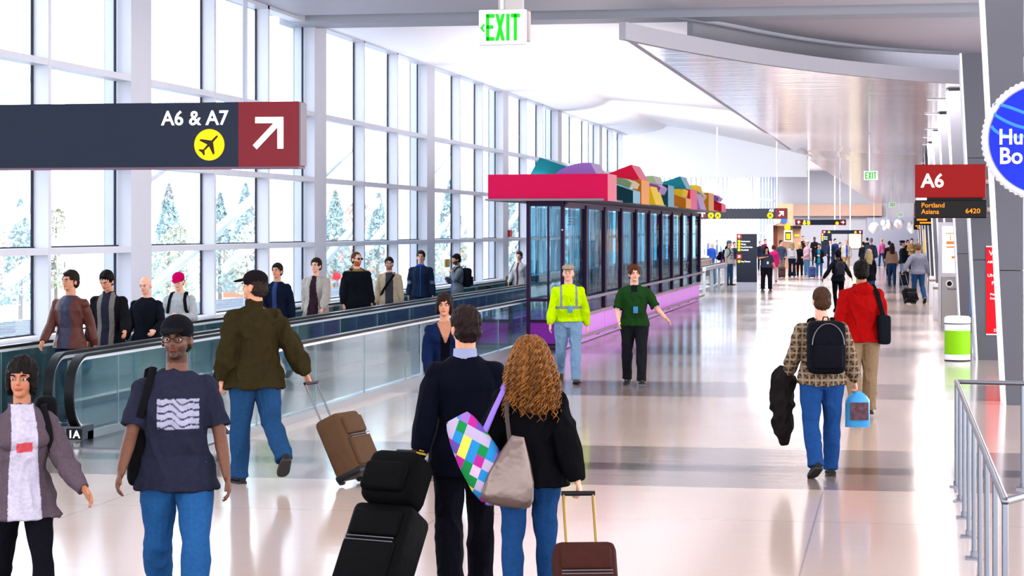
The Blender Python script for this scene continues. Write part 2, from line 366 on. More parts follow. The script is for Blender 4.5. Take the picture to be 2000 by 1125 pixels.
# second hall: angled window wall, ceiling, end wall
XW = lambda d: -10.9 + (d-90)*3.25/50
wl = empty('window_20', (0, 0, 0), kind='structure'); fr = MB(); pts2 = []
for i in range(34):
    d = 90+i*50/33.; X = XW(d); y = YD(d, X); pts2.append((X, y))
    fr.box(X-.09, X+.0, y-.18, y+.18, 0, 6.2)
for (a, c) in zip(pts2[:-1], pts2[1:]):
    for z in (.9, 2.1, 4.2): strip(fr, [a, c], z-.05, z+.05, .12)
fr.build('window_frame', FRAME, wl)
gl = MB(); strip(gl, [(pts2[0][0]-.12, pts2[0][1]), (pts2[-1][0]-.12, pts2[-1][1])], 0, 6.2, .01); gl.build('pane', glass('far_glass', (228, 238, 248), .04, edge=.3), wl)
MB().box(-12, 9, YB+.4, 150, 6.2, 6.5).build('ceiling', WHITE, kind='structure')
ye = YD(140.5, -5)
MB().box(-9, 9, ye, ye+.4, 0, 6.4).build('wall_far', mat('far_wall_paint', (205, 205, 214), .6), kind='structure')
def pbox(x0, y0, x1, y1, s, th=.1, back=0.):      # upright box from a picture rectangle at scale s
    a = P2(x0, s); c = P2(x1, s); return a, c, ZH(y1, s), ZH(y0, s)
def frontal(b, x0, y0, x1, y1, s, th, mi=0, Y=None):
    xa, ya = P2(x0, s); xb, yb = P2(x1, s); ym = (ya+yb)/2 if Y is None else Y
    return b.box(xa, xb, ym, ym+th, ZH(y1, s), ZH(y0, s), mi)
b = MB(); frontal(b, 1522, 398, 1722, 421, 30.5, .5, Y=ye-.6); b.build('trim_50', mat('peach_panel', (216, 176, 156), .6), kind='structure')
b = MB(); frontal(b, 1692, 424, 1812, 530, 30.2, .2, Y=ye-.3); b.build('wall_far', mat('grey_wall', (190, 192, 210), .6), kind='structure')
MB().box(4.5, 4.8, 44, 150, 0, 6.4).build('wall_right', mat('right_wall', (240, 238, 246), .5), kind='structure')
# leaning granite fins on the right
GRAN = mat('granite', (104, 104, 114), .45, bscale=120, var=.28)
for k in range(11):
    d = 28.2 + k*9.75; Xb = 1.44; y = YD(d, Xb); o = empty('trim_%d' % (60+k), (0, 0, 0), kind='structure')
    w = .22 if k == 0 else .75
    b = MB(); ztop = cz(y+.9)-.02; zs = [(0, 1.78), (1.79, 3.6), (3.61, ztop)]
    for z0, z1 in zs: b.add([(Xb-.052*z0, y, z0), (Xb+w, y, z0), (Xb+w, y+.9, z0), (Xb-.052*z0, y+.9, z0), (Xb-.052*z1, y, z1), (Xb+w, y, z1), (Xb+w, y+.9, z1), (Xb-.052*z1, y+.9, z1)],
                       [(0,3,2,1),(4,5,6,7),(0,1,5,4),(1,2,6,5),(2,3,7,6),(3,0,4,7)])
    b.build('cladding', GRAN, o)
    b = MB(); t = .035; z0, z1 = 0, ztop
    b.add([(Xb-t-.052*z0, y-.01, z0), (Xb-.052*z0, y-.01, z0), (Xb-.052*z0, y+.91, z0), (Xb-t-.052*z0, y+.91, z0), (Xb-t-.052*z1, y-.01, z1), (Xb-.052*z1, y-.01, z1), (Xb-.052*z1, y+.91, z1), (Xb-t-.052*z1, y+.91, z1)],
                       [(0,3,2,1),(4,5,6,7),(0,1,5,4),(1,2,6,5),(2,3,7,6),(3,0,4,7)])
    b.build('edge_strip', WHITE, o)
# ------------------------------------------------------------------ outside
GND = -5.
MB().box(-260, -11.5, -10, 400, GND-.3, GND).build('ground', mat('apron', (222, 224, 226), .9, bscale=.3, var=.1), kind='structure')
MB().box(-17.5, -11.97, 10, 100, .30, .42).build('trim_80', mat('roof_metal', (190, 194, 204), .4), kind='structure')
rf = MB()
for i in range(190): rf.box(-17.4, -12.0, 10+i*.47, 10.16+i*.47, .42, .50)
rf.build('trim_81', mat('roof_rib', (110, 116, 132), .45), kind='structure')
for k in NB:
    y0 = Y0+k*BAY
    for dz, lab in ((0, 0), (1.9, 1)):
        MB().cyl((-12.35, y0-1, -.3+dz), (-12.35, y0+BAY+1, 3.0+dz), .09, 12).build('brace_pipe', WHITE, smooth=True,
            label='white diagonal steel brace pipe outside the tall windows', cat='pipe', group='diagonal brace pipes outside the window wall')
rng = random.Random(5)
def leafmat(n, c): return mat(n, c, .9, var=.35, bscale=1.5)
LF = [leafmat('leaf_fir', (176, 196, 196)), leafmat('leaf_olive', (206, 204, 180)), leafmat('leaf_russet', (220, 190, 176))]
BARK = mat('bark', (150, 138, 128), .9, bump=.3)
def tree(x, y, h, w, kind, label):
    r = empty('tree', (x, y, GND), rng.random()*6, label, 'tree', 'trees beyond the windows')
    t = MB(); t.tube([(0, 0, 0), (.1, 0, h*.4), (0, .1, h*.95)], [h*.02, h*.014, h*.004], 7)
    for i in range(10):
        z = h*(.3+.06*i); a = i*2.4; l = w*.45*(1.1-z/h); t.tube([(0, 0, z), (math.cos(a)*l, math.sin(a)*l, z+l*.5)], [h*.007, h*.002], 5)
    t.build('trunk', BARK, r)
    f = MB(); n = 1500
    for i in range(n):
        if kind == 0: u = rng.random(); z = h*(.12+.88*u); R = w*.5*(1-u)**.8*(.6+.4*rng.random())
        else:
            u = rng.random(); z = h*(.25+.72*u); R = w*.5*math.sin(math.pi*(.12+.85*u))*rng.random()**.4
        a = rng.random()*6.28; s = h*.018*(.6+rng.random()); c = np.array((math.cos(a)*R, math.sin(a)*R, z))
        e1 = unit([rng.gauss(0, 1) for _ in '123'])*s; e2 = unit(np.cross(e1, [rng.gauss(0, 1) for _ in '123']))*s*.6
        f.add([c-e1, c+e2, c+e1, c-e2], [(0, 1, 2, 3)])
    f.build('foliage', LF[kind], r)
spots = [(40, 24, 0), (-20, 22, 2), (110, 23, 1), (180, 21, 1), (330, 22, 0), (350, 24, 1), (430, 20, 0), (480, 21, 0), (512, 25, 1), (560, 22, 0), (655, 24, 0), (700, 22, 2), (740, 26, 0), (800, 24, 1), (880, 26, 0), (940, 30, 1), (995, 33, 0), (1040, 26, 1)]
kn = ['tall pointed grey green fir tree far beyond the windows', 'pale olive bushy tree far beyond the windows', 'russet bushy tree far beyond the windows']
for px, s, k in spots:
    x, y = P2(px, s); top = {0: 372, 1: 415, 2: 400}[k]+rng.randint(-22, 25); h = ZH(top, s)-GND
    tree(x, y, h, h*(.42 if k == 0 else .75), k, kn[k])
for px, py, s, w, col, nm, lab in ((455, 555, 40, 30, (190, 70, 60), 'planter', 'red brick planter box outside behind the walkway'),):
    pass
r = empty('stop_sign', (*P2(658, 52), GND), TH, 'round red road sign on a pole outside beside the backpacked man', 'sign')
MB().cyl((0, 0, 0), (0, 0, ZH(545, 52)-GND), .05).build('pole', STEEL, r); MB().cyl((0, -.08, ZH(545, 52)-GND+.1), (0, -.02, ZH(545, 52)-GND+.1), .16, 8).build('sign_face', mat('road_red', (206, 40, 50), .5), r)
bld = empty('building', (*P2(690, 18), GND), .3, 'low orange and white building outside far beyond the windows', 'building')
MB().box(-14, 14, 0, 8, 0, 5.2).build('wall', mat('terracotta', (222, 140, 110), .8), bld); MB().box(-14.4, 14.4, -.4, 8.4, 5.2, 6.3).build('roof', WHITE, bld)
b2 = empty('building', (*P2(150, 22), GND), .3, 'small white hut with dark windows outside at far left', 'building')
MB().box(-3.5, 3.5, 0, 5, 0, 5.4).build('wall', WHITE, b2)
for i in range(4): MB().box(-2.6+i*1.5, -1.8+i*1.5, -.04, .02, 3.2, 4.6).build('window', mat('dark_window', (70, 84, 110), .2), b2)
# ------------------------------------------------------------------ moving walkways
ZR = .92
WX = {'near': (-7.2, -8.87), 'far': (-9.2, -10.4)}
def balustrade(X, ya, yb, parent, side):
    r = .40; zc = ZR-r; g = []
    for i in range(31): a = math.pi*(1.5-i/30.) ; g.append((ya+r+.05-0 + r*math.cos(a)*1.0 if True else 0, zc+r*math.sin(a)))
    path = [(ya+.55, .12)]+g+[(yb-r, ZR)]+[(yb-r+r*math.sin(math.pi*i/12.), zc+r*math.cos(math.pi*i/12.)) for i in range(1, 13)]
    def sweep(off, hw, t, m, nm, mi=0):
        b = MB(); P = []
        for i, (y, z) in enumerate(path):
            p0 = path[max(i-1, 0)]; p1 = path[min(i+1, len(path)-1)]; ty, tz = p1[0]-p0[0], p1[1]-p0[1]; l = math.hypot(ty, tz); ny, nz = -tz/l, ty/l
            P.append(((y+ny*off, z+nz*off), (y+ny*(off+t), z+nz*(off+t))))
        vs = []; fs = []
        for (a, c) in P: vs += [(X-hw, a[0], a[1]), (X+hw, a[0], a[1]), (X+hw, c[0], c[1]), (X-hw, c[0], c[1])]
        for i in range(len(P)-1):
            for j in range(4): fs.append((i*4+j, i*4+(j+1) % 4, i*4+4+(j+1) % 4, i*4+4+j))
        fs += [(3, 2, 1, 0), tuple(len(vs)-4+j for j in range(4))]
        return b.add(vs, fs).build(nm, m, parent, smooth=True)
    sweep(.0, .05, .035, BLACK, 'handrail'); sweep(-.035, .035, .034, mat('rail_trim', (232, 234, 240), .25, .3), 'rail_trim')
    b = MB(); poly = [(y, z) for y, z in path if z >= .1]; lo = min(p[0] for p in poly)
    inner = []
    cx, cy = (ya+yb)/2, .5
    for y, z in path: inner.append((y+(.03 if y < cx else -.03), z-.03 if z > .5 else max(z, .1)))
    b.prism(inner, X-.008, X+.008, 'x')
    b.add([], []); y = ya+1.5
    while y < yb-1: b.box(X-.011, X+.011, y, y+.012, .1, ZR-.05, 1); y += 2.5
    b.build('glass_panel', [BGL, mat('joint', (150, 180, 188), .3)], parent)
    MB().box(X-.09, X+.09, ya+.35, yb-.35, 0, .10).build('skirt', mat('skirt_metal', (190, 196, 204), .25, .6), parent)
def walkway(nm, label, ya, yb):
    xr, xl = WX[nm]; w = empty('moving_walkway', (0, 0, 0), 0, label, 'moving walkway')
    balustrade(xr, ya, yb, w, 1); balustrade(xl, ya, yb, w, -1)
    MB().box(xl+.1, xr-.1, ya+1.2, yb-1.2, .0, .012).build('tread', mat('tread', (120, 126, 134), .45, .5, bscale=200, var=.3), w)
    MB().box(xl+.1, xr-.1, ya-.5, ya+1.2, .0, .014).build('comb_plate', STEEL, w)
    MB().box(xl+.1, xr-.1, yb-1.2, yb+.4, .0, .014).build('comb_plate', STEEL, w)
    return w
w1 = walkway('near', 'nearer moving walkway with glass sides and black handrails beside the open floor', 21.9, 104)
xq, yq = P2(815, 127.); MB().box(-7.16, -7.04, yq, yq+.1, .1, ZR-.05).build('post', STEEL, w1)
w2 = walkway('far', 'farther moving walkway with glass sides beneath the tall windows carrying the people', 22.1, 104)
b = MB().box(-9.12, -8.95, 22.5, 103.4, 0, .86).build('trim_90', mat('deck_metal', (150, 156, 168), .3, .5), kind='structure')
b = MB().box(-9.3, -8.78, 22.05, 22.42, 0, .17).build('trim_91', STEEL, kind='structure')
pl = MB().box(-8.93, -8.76, 22.0, 22.04, .03, .15).build('number_plate', mat('plate_black', (20, 20, 24), .4), label='small black plate numbered 1A at the foot of the walkway', cat='plate')
text('1A', .12, 'lettering', LITW, pl, (-8.91, 21.995, .05), (math.pi/2, 0, 0), bold=.01)
wn_ = empty('warning_sticker', (-9.2, 22.75, .62), 0, 'yellow warning sticker on the end glass of the far walkway', 'sticker')
MB().box(.012, .016, -.05, .07, 0, .07, 0).box(.012, .017, -.05, .07, .075, .13, 1).build('sticker', [mat('paper', (230, 230, 230), .6), mat('sticker_yellow', (240, 200, 20), .5)], wn_)
MB().box(-10.85, -10.5, 20, 104, 0, .86).build('baseboard_left', mat('ledge', (198, 204, 214), .35, .3), kind='structure')
MB().box(-10.88, -10.46, 19, 104, .86, .90).build('trim_92', WHITE, kind='structure')
# small fittings on the piers
for px, py, s, c, lab in ((871, 514, 82, (190, 150, 70), 'small brass coloured box on the pier behind the blue jacket man'), (994, 456, 73, (215, 40, 40), 'small red fire alarm on the white pier left of the display case'), (869, 420, 82, (210, 212, 220), None)):
    if lab is None: continue
    x, y = P2(px, s); X = -10.9; y = YD(FP*abs(X)/((1750-px)*CT), X)
    o = empty('wall_box', (X+.003, y, ZH(py, sx_at(X, y))), 0, lab, 'wall box'); MB().rbox((.03, 0, 0), (.06, .42, .2), .02).build('cover', mat('box%d' % px, c, .4), o)
# ------------------------------------------------------------------ display case with coloured blocks
PUR = mat('case_purple', (44, 10, 54), .4); PUR2 = mat('case_plum', (96, 60, 96), .35)
PANEL = mat('panel_pink', (214, 136, 232), .25, emit=(230, 140, 250), es=.30); PANF = mat('panel_violet', (150, 44, 176), .25)
KX1, KX0 = -6.31, -7.05; KY0 = YD(41.1, KX1); KY1 = YD(69.3, KX1); KZ = 2.88
k = empty('display_case', (KX0, KY0, 0), 0, 'long glazed display case with purple frame, pink base panels and colourful block roof', 'display case')
def kb(): return MB()
dx = KX1-KX0; L = KY1-KY0; np_ = 10; sp = L/np_
b = MB()                                     # front frame
b.box(0, .07, -.05, .1, 0, KZ).box(dx-.07, dx, -.05, .1, 0, KZ).box(0, dx, -.045, .1, KZ-.1, KZ).box(0.02, dx-.02, -.04, .08, .93, .99).box(0.02, dx-.02, -.04, .08, .52, .58).box(0.0, dx, -.045, .08, .08, .12).box(0, dx, -.045, .1, 0, .04)
b.box(dx*.55, dx*.55+.035, -.03, .05, .55, KZ-.1); b.build('front_frame', PUR, k)
MB().box(.07, dx-.07, .0, .012, .58, KZ-.1).build('front_glass', KGL, k); MB().box(.07, dx-.07, -.02, .02, .12, .52).build('kick_panel', PANF, k)
MB().box(.07, dx-.07, -.02, .02, .04, .08).build('kick_panel', PUR2, k)
MB().rbox((dx-.035, -.055, 2.32), (.03, .02, .03), .008).build('lock', CHROME, k)
for i in range(1, np_+1): MB().box(dx-.11, dx+.035, i*sp-.13, i*sp+.13, .62, KZ-.06).build('post', PUR, k)
for i in range(np_):
    MB().box(dx-.02, dx-.008, i*sp+.08, (i+1)*sp-.07, .60, KZ-.12).build('side_glass', KGL, k)
    MB().box(dx-.04, dx+.0, i*sp+.02, (i+1)*sp-.02, .03, .54).build('kick_panel', PANEL, k)
    MB().box(.0, .012, i*sp+.08, (i+1)*sp-.07, .60, KZ-.12).build('back_glass', KGL, k)
MB().box(0.0, .03, 0, L, 0, .58).build('back_panel', PANF, k)
MB().box(dx-.07, dx+.03, 0, L, .54, .61).build('sill', mat('sill_pink', (196, 150, 176), .35, .3), k)
MB().box(dx-.07, dx+.0, 0.1, L, KZ-.13, KZ-.03).box(dx-.1, dx+.05, .1, L, KZ-.06, KZ-.02).build('header', PUR2, k)
MB().box(.02, dx-.02, 0, L, 0.01, .06).build('floor_panel', mat('case_floor', (190, 180, 200), .5), k)
RL = mat('rail_pink_grey', (176, 150, 166), .35, .4)
for z in (.17, .93):
    b = MB(); b.box(dx+.10, dx+.13, .2, L+.5, z-.03, z+.03)
    for i in range(np_): b.tube([(dx, (i+.5)*sp, z-.07), (dx+.07, (i+.5)*sp, z-.07), (dx+.115, (i+.5)*sp, z)], .012, 6)
    b.build('bumper_rail', RL, k)
MB().box(-.75, dx+.8, -.4, L+.3, KZ, KZ+.04).build('roof_slab', mat('roof_slab', (150, 146, 156), .4), k)
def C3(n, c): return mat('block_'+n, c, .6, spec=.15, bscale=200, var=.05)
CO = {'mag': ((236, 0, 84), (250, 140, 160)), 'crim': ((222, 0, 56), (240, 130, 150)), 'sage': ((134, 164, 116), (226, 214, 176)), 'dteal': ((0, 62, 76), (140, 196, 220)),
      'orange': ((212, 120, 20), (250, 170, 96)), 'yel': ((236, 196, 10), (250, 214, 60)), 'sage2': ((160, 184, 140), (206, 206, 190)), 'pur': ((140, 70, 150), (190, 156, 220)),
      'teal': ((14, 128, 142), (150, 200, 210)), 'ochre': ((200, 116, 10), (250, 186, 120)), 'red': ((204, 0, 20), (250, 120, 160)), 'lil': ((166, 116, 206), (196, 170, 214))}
LB = sx_at(-5.45, KY0)
def blk(poly, crop, d, d2, col, name, left=0.):
    """polygon outline in the frontal plane at depth d, extruded back to depth d2"""
    P = []
    X = -5.45; Yf = YD(d, -5.7); Yb = YD(d2, -5.7)
    for (u, v) in poly:
        px, py = (u/8.333+1180, v/8.333+300) if crop else (u, v)
        s = FP/d; 
        for _ in range(4): x = (px-1750)*CT/s; s = sx_at(x, Yf)
        P.append((x-KX0, ZH(py, s)))
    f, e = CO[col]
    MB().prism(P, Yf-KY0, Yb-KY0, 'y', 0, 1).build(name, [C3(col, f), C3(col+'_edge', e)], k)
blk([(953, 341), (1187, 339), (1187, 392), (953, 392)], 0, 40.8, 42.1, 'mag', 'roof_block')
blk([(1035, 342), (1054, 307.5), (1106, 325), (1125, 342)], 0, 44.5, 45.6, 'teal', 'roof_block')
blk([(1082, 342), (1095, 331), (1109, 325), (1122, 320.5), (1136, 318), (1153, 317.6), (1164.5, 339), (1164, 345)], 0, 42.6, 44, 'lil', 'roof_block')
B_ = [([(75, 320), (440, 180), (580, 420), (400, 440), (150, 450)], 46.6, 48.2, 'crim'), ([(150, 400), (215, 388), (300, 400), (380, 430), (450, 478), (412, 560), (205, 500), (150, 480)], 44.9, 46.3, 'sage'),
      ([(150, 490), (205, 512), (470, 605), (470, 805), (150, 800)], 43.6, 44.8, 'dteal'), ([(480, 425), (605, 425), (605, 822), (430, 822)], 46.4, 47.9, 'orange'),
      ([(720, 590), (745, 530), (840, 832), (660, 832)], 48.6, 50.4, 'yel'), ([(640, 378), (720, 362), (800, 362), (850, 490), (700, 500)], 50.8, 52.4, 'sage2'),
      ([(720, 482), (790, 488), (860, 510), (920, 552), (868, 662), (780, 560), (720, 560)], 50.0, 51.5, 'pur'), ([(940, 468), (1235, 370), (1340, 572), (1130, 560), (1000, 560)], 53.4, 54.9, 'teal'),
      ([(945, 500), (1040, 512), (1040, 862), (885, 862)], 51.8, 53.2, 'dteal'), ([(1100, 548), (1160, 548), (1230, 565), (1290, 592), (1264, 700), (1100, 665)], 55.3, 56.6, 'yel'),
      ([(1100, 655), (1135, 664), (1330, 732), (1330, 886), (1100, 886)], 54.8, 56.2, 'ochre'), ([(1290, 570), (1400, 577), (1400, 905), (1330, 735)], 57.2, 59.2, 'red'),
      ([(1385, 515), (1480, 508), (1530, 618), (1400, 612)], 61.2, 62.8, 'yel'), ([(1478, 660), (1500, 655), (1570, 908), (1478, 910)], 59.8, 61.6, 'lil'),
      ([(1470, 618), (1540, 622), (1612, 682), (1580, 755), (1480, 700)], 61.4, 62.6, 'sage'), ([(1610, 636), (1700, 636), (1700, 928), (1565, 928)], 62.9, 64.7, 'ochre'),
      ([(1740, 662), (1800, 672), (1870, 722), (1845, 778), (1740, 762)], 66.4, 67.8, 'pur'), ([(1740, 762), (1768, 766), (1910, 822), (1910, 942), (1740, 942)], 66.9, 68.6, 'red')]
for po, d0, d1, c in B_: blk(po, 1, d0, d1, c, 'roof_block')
# small guard rail beyond the case
g = empty('guard_rail', (.25, 0, 0), 0, 'low grey metal guard rail beside the walkway just beyond the display case', 'rail')
b = MB(); p0 = P2(1362, 53.5); p1 = P2(1404, 47.5)
b.box(p0[0]-.06, p0[0]+.06, p0[1], p1[1], .82, .95); b.build('top_rail', FRAME, g)
for i in range(4): y = p0[1]+(p1[1]-p0[1])*i/3.; MB().box(p0[0]-.05, p0[0]+.05, y-.06, y+.06, 0, .82).build('post', FRAME, g)
# ------------------------------------------------------------------ hanging signs
RX = (math.pi/2, 0, 0)
def plane_icon(R):                           # little aeroplane outline, nose up
    h = [(0, 1.), (.07, .9), (.09, .35), (.8, -.18), (.8, -.34), (.09, -.1), (.06, -.62), (.3, -.82), (.3, -.94), (0, -.86)]
    p = h+[(-x, y) for x, y in h[-2:0:-1]]; return [(x*R, y*R) for x, y in p]
def arrow_poly(R):
    return [(0, R), (R*.95, R*.1), (R*.58, R*-.12), (R*.2, R*.28), (R*.2, -R), (-R*.2, -R), (-R*.2, R*.28), (-R*.58, R*-.12), (-R*.95, R*.1)]
def flat(name, poly, m, parent, x, z, y, rot=0., t=.006):
    c, s_ = math.cos(rot), math.sin(rot); b = MB(); b.prism([(x+px*c-pz*s_, z+px*s_+pz*c) for px, pz in poly], y-t, y, 'y'); return b.build(name, m, parent)
def disc(name, R, m, parent, x, z, y, n=28, t=.005): return flat(name, [(R*math.cos(-2*math.pi*i/n), R*math.sin(-2*math.pi*i/n)) for i in range(n)], m, parent, x, z, y, 0, t)
DKI = mat('icon_dark', (40, 30, 20), .5); ARW = mat('arrow_white', (250, 250, 250), .4, emit=(255, 255, 255), es=.6)
d0 = 22.0; s0 = FP/d0; xr, yr = P2(583, s0); SZ0 = ZH(325, s0); SH = (325-198)/s0; SW = 4.5
sg = empty('overhead_sign', (xr, yr, SZ0), 0, 'long dark overhead sign reading A6 & A7 with red arrow panel', 'sign')
u_ = 1/s0
MB().box(-SW, -122*u_, 0, .25, 0, SH).build('sign_panel', NAVY, sg); MB().box(-122*u_, 0, 0, .25, 0, SH).build('arrow_panel', SRED, sg)
MB().box(0.001, .02, .01, .24, .01, SH-.01).build('end_cap', mat('end_cap', (120, 112, 122), .4), sg)
text('A6 & A7', .245*140.2/188.6*1.16, 'lettering', LITW, sg, ((303-583)*u_, -.004, SH-(243-199)*u_), RX, bold=.012, sx=.98)
disc('airport_disc', 31*u_, LITY, sg, (401.5-583)*u_, SH-(282.5-199)*u_, 0)
flat('plane_icon', plane_icon(25*u_), DKI, sg, (401.5-583)*u_, SH-(282-199)*u_, -.005, -math.radians(45))
a = [(-27, 31), (31, 31), (31, -31), (19, -31), (19, 11), (-24, -32), (-32, -24), (11, 19), (-27, 19)]
flat('arrow', [(x*u_*.98, z*u_) for x, z in a[::-1]], ARW, sg, (522-583)*u_, SH-(260-199)*u_, 0)
MB().cyl(((467-583)*u_, .12, SH), ((467-583)*u_, .12, 6.28-SZ0), .028).build('hanger_rod', STEEL, sg)
MB().cyl((-3.9, .12, SH), (-3.9, .12, 6.28-SZ0), .028).build('hanger_rod', STEEL, sg)
MB().box(-4.5, 0, .0, .25, -.02, -.001).build('lower_trim', mat('trim_mauve', (120, 90, 110), .4), sg)
# EXIT sign over the hall
def exit_letters(parent, x, z, h, w, y, m):
    t = h*.17; b = MB(); ws = [.24, .27, .08, .26]; xs = [0, .27, .59, .72]
    def r(x0, z0, x1, z1): b.box(x+x0, x+x1, y-.006, y, z+z0, z+z1)
    E, X, I, T = [(x_*w, (x_+w_)*w) for x_, w_ in zip(xs, ws)]
    st = w*.085
    r(E[0], 0, E[0]+st, h); r(E[0], 0, E[1], t*.8); r(E[0], h-t*.8, E[1], h); r(E[0], h*.45, E[0]+(E[1]-E[0])*.85, h*.45+t*.75)
    b.prism([(x+X[0], z), (x+X[0]+st, z), (x+X[1], z+h), (x+X[1]-st, z+h)], y-.006, y); b.prism([(x+X[1]-st, z), (x+X[1], z), (x+X[0]+st, z+h), (x+X[0], z+h)], y-.007, y)
    r(I[0], 0, I[0]+st, h); r(T[0], h-t*.8, T[1], h); mid = (T[0]+T[1])/2; r(mid-st/2, 0, mid+st/2, h)
    return b.build('lettering', m, parent)
s1 = 250.; x, y = P2(935, s1); e = empty('exit_sign', (x, y, ZH(89, s1)), 0, 'large green lettered EXIT sign hanging at top centre', 'sign'); u1 = 1/s1
MB().rbox((47*u1, .02, 35*u1), (94*u1, .04, 69*u1), .008).build('face_plate', mat('exit_plate', (212, 214, 220), .4), e, smooth=True)
MB().rbox((54*u1, .06, 37*u1), (92*u1, .05, 60*u1), .01).build('housing', mat('housing', (176, 164, 166), .5), e, smooth=True)
MB().box(38*u1, 86*u1, .02, .09, 70*u1, 6.28-ZH(89, s1)).build('pendant_box', mat('pendant', (168, 164, 166), .45), e)
MB().cyl((46*u1, -.0, 70*u1), (46*u1, -.0, 1.0), .012).build('conduit', WHITE, e)
exit_letters(e, 15*u1, 9*u1, 52*u1, 68*u1, -.001, GREENL)
MB().prism([(3*u1, 34*u1), (10*u1, 42*u1), (12*u1, 40*u1), (8*u1, 34*u1), (12*u1, 28*u1), (10*u1, 26*u1)], -.007, 0).build('arrow', GREENL, e)
for px, py, w, d, lab in ((1689, 336, 22, 70, 'small green EXIT sign hanging from a white rod under the canopy'), (1737, 397, 10, 118, 'tiny green EXIT sign far off above the crowd, nearer of two'), (1754, 417, 8, 126, 'tiny green EXIT sign far off above the crowd, lower of two')):
    s2 = FP/d; x, y = P2(px, s2); h = w*.62; e = empty('exit_sign', (x, y, ZH(py+h+2, s2)), 0, lab, 'sign'); u2 = 1/s2
    MB().box(-.03, (w+3)*u2, 0, .05, 0, (h+4)*u2).build('face_plate', WHITE, e); exit_letters(e, 1*u2, 2*u2, h*u2, w*u2, -.002, GREENL)
    MB().cyl((w*.4*u2, .025, (h+4)*u2), (w*.4*u2, .025, cz(y)-.02-ZH(py+h+2, s2)), .02).build('hanger_rod', WHITE, e)
# farther overhead signs
def over_sign(x0, y0, x1, y1, d, label, items, rods):
    s = FP/d; x, y = P2(x0, s); z = ZH(y1, s); u = 1/s; w, h = (x1-x0)*u, (y1-y0)*u
    o = empty('overhead_sign', (x, y, z), 0, label, 'sign'); MB().box(0, w, 0, .3, 0, h).build('sign_panel', NAVY, o)
    for kd, a, v in items:
        if kd == 'arrow':
            px0, px1, ang = v; MB().box((px0-x0)*u, (px1-x0)*u, -.02, .31, -.01, h+.01).build('arrow_panel', SRED, o)
            flat('arrow', arrow_poly(h*.33), ARW, o, ((px0+px1)/2-x0)*u, h*.5, -.021, ang)
        elif kd == 'disc':
            disc('airport_disc', a*u, LITY, o, (v[0]-x0)*u, (y1-v[1])*u, 0, 16)
            if a > 3.5: flat('plane_icon', plane_icon(a*u*.75), DKI, o, (v[0]-x0)*u, (y1-v[1])*u, -.006, -math.radians(45))
        else: text(kd, a*u, 'lettering', LITW, o, ((v[0]-x0)*u, -.005, (y1-v[1])*u), RX, bold=.015)
    top = 6.2-z
    for r in rods: MB().cyl(((r-x0)*u, .15, h), ((r-x0)*u, .15, top), .03, 8).build('hanger_rod', WHITE, o)
    return o
over_sign(1366, 407.5, 1536, 427.5, 80, 'dark overhead sign reading A8 at the end of the display case', [('arrow', 0, (1366, 1378, 0)), ('arrow', 0, (1514, 1536, -math.radians(45))), ('disc', 6, (1388.5, 421)), ('disc', 6, (1402, 421)), ('disc', 6, (1503.5, 421)), ('A8', 8, (1501, 414))], (1400, 1516))
over_sign(1553, 429, 1651, 439.5, 105, 'smaller dark overhead sign with right arrow beyond the A8 sign', [('arrow', 0, (1554, 1566, 0)), ('arrow', 0, (1639, 1651, -math.pi/2)), ('disc', 3.4, (1571, 436)), ('disc', 3.4, (1579, 436)), ('disc', 3.4, (1634, 436)), ('A9 - A14', 3.4, (1569, 432.5))], (1579, 1640))
over_sign(1605, 449.5, 1684, 457, 128, 'farthest dark portal sign over the crowd, beside the lit poster frame', [('arrow', 0, (1606, 1614, 0)), ('arrow', 0, (1675, 1683, 0)), ('disc', 2.4, (1619, 453.5)), ('disc', 2.4, (1670, 453.5))], (1630, 1660))
# directory pylons
def pylon(x0, y0, x1, y1, ybase, s, label, lines):
    x, y = P2(x0, s); u = 1/s; w = (x1-x0)*u; zt = ZH(y0, s); zb = ZH(y1, s)
    o = empty('directory_sign', (x, y, 0), 0, label, 'sign'); MB().box(0, w, 0, .3, zb, zt).build('sign_panel', NAVY, o)
    MB().box(.01, w-.01, .02, .28, 0, zb).build('base', mat('pylon_base', (168, 170, 186), .3, .3), o)
    for kd, a, v in lines:
        if kd == 'arrow': MB().box((v[0]-x0)*u, (v[1]-x0)*u, -.015, .0, ZH(v[3], s), ZH(v[2], s)).build('arrow_panel', mat('bright_red', (200, 40, 30), .4), o); flat('arrow', arrow_poly((v[3]-v[2])*u*.36), ARW, o, ((v[0]+v[1])/2-x0)*u, ZH((v[2]+v[3])/2, s), -.016, a)
        elif kd == 'disc': disc('airport_disc', a*u, LITY, o, (v[0]-x0)*u, ZH(v[1], s), 0, 14)
        else: text(kd, a*u, 'lettering', LITW, o, ((v[0]-x0)*u, -.004, ZH(v[1], s)), RX, bold=.02)
    return o
pylon(1438.6, 457, 1477.6, 551, 568, 51, 'tall dark directory pylon with yellow dots beside the woman on the phone', [('arrow', 0, (1438.6, 1448.5, 457.5, 466.5)), ('arrow', -math.radians(45), (1438.6, 1448.5, 496.5, 506)), *[('disc', 3, (1443.5, yy)) for yy in (471.2, 476.8, 482.4, 488, 510.6)],
    ('Restrooms', 3.9, (1447.5, 472.6)), ('Shops', 3.9, (1447.5, 478.2)), ('Food Services', 3.9, (1447.5, 483.8)), ('Cocktails', 3.9, (1447.5, 489.4)), ('Pay Phones', 3.9, (1447.5, 512))])
pylon(1603.5, 455, 1624, 500, 520, 33, 'small far directory pylon left of the lit poster frame', [('arrow', 0, (1603.5, 1609, 455, 460)), *[('disc', 1.8, (1606.3, yy)) for yy in (462, 465.5, 469)], ('Shops', 3, (1609, 463.5)), ('Gates', 3, (1609, 467.5))])
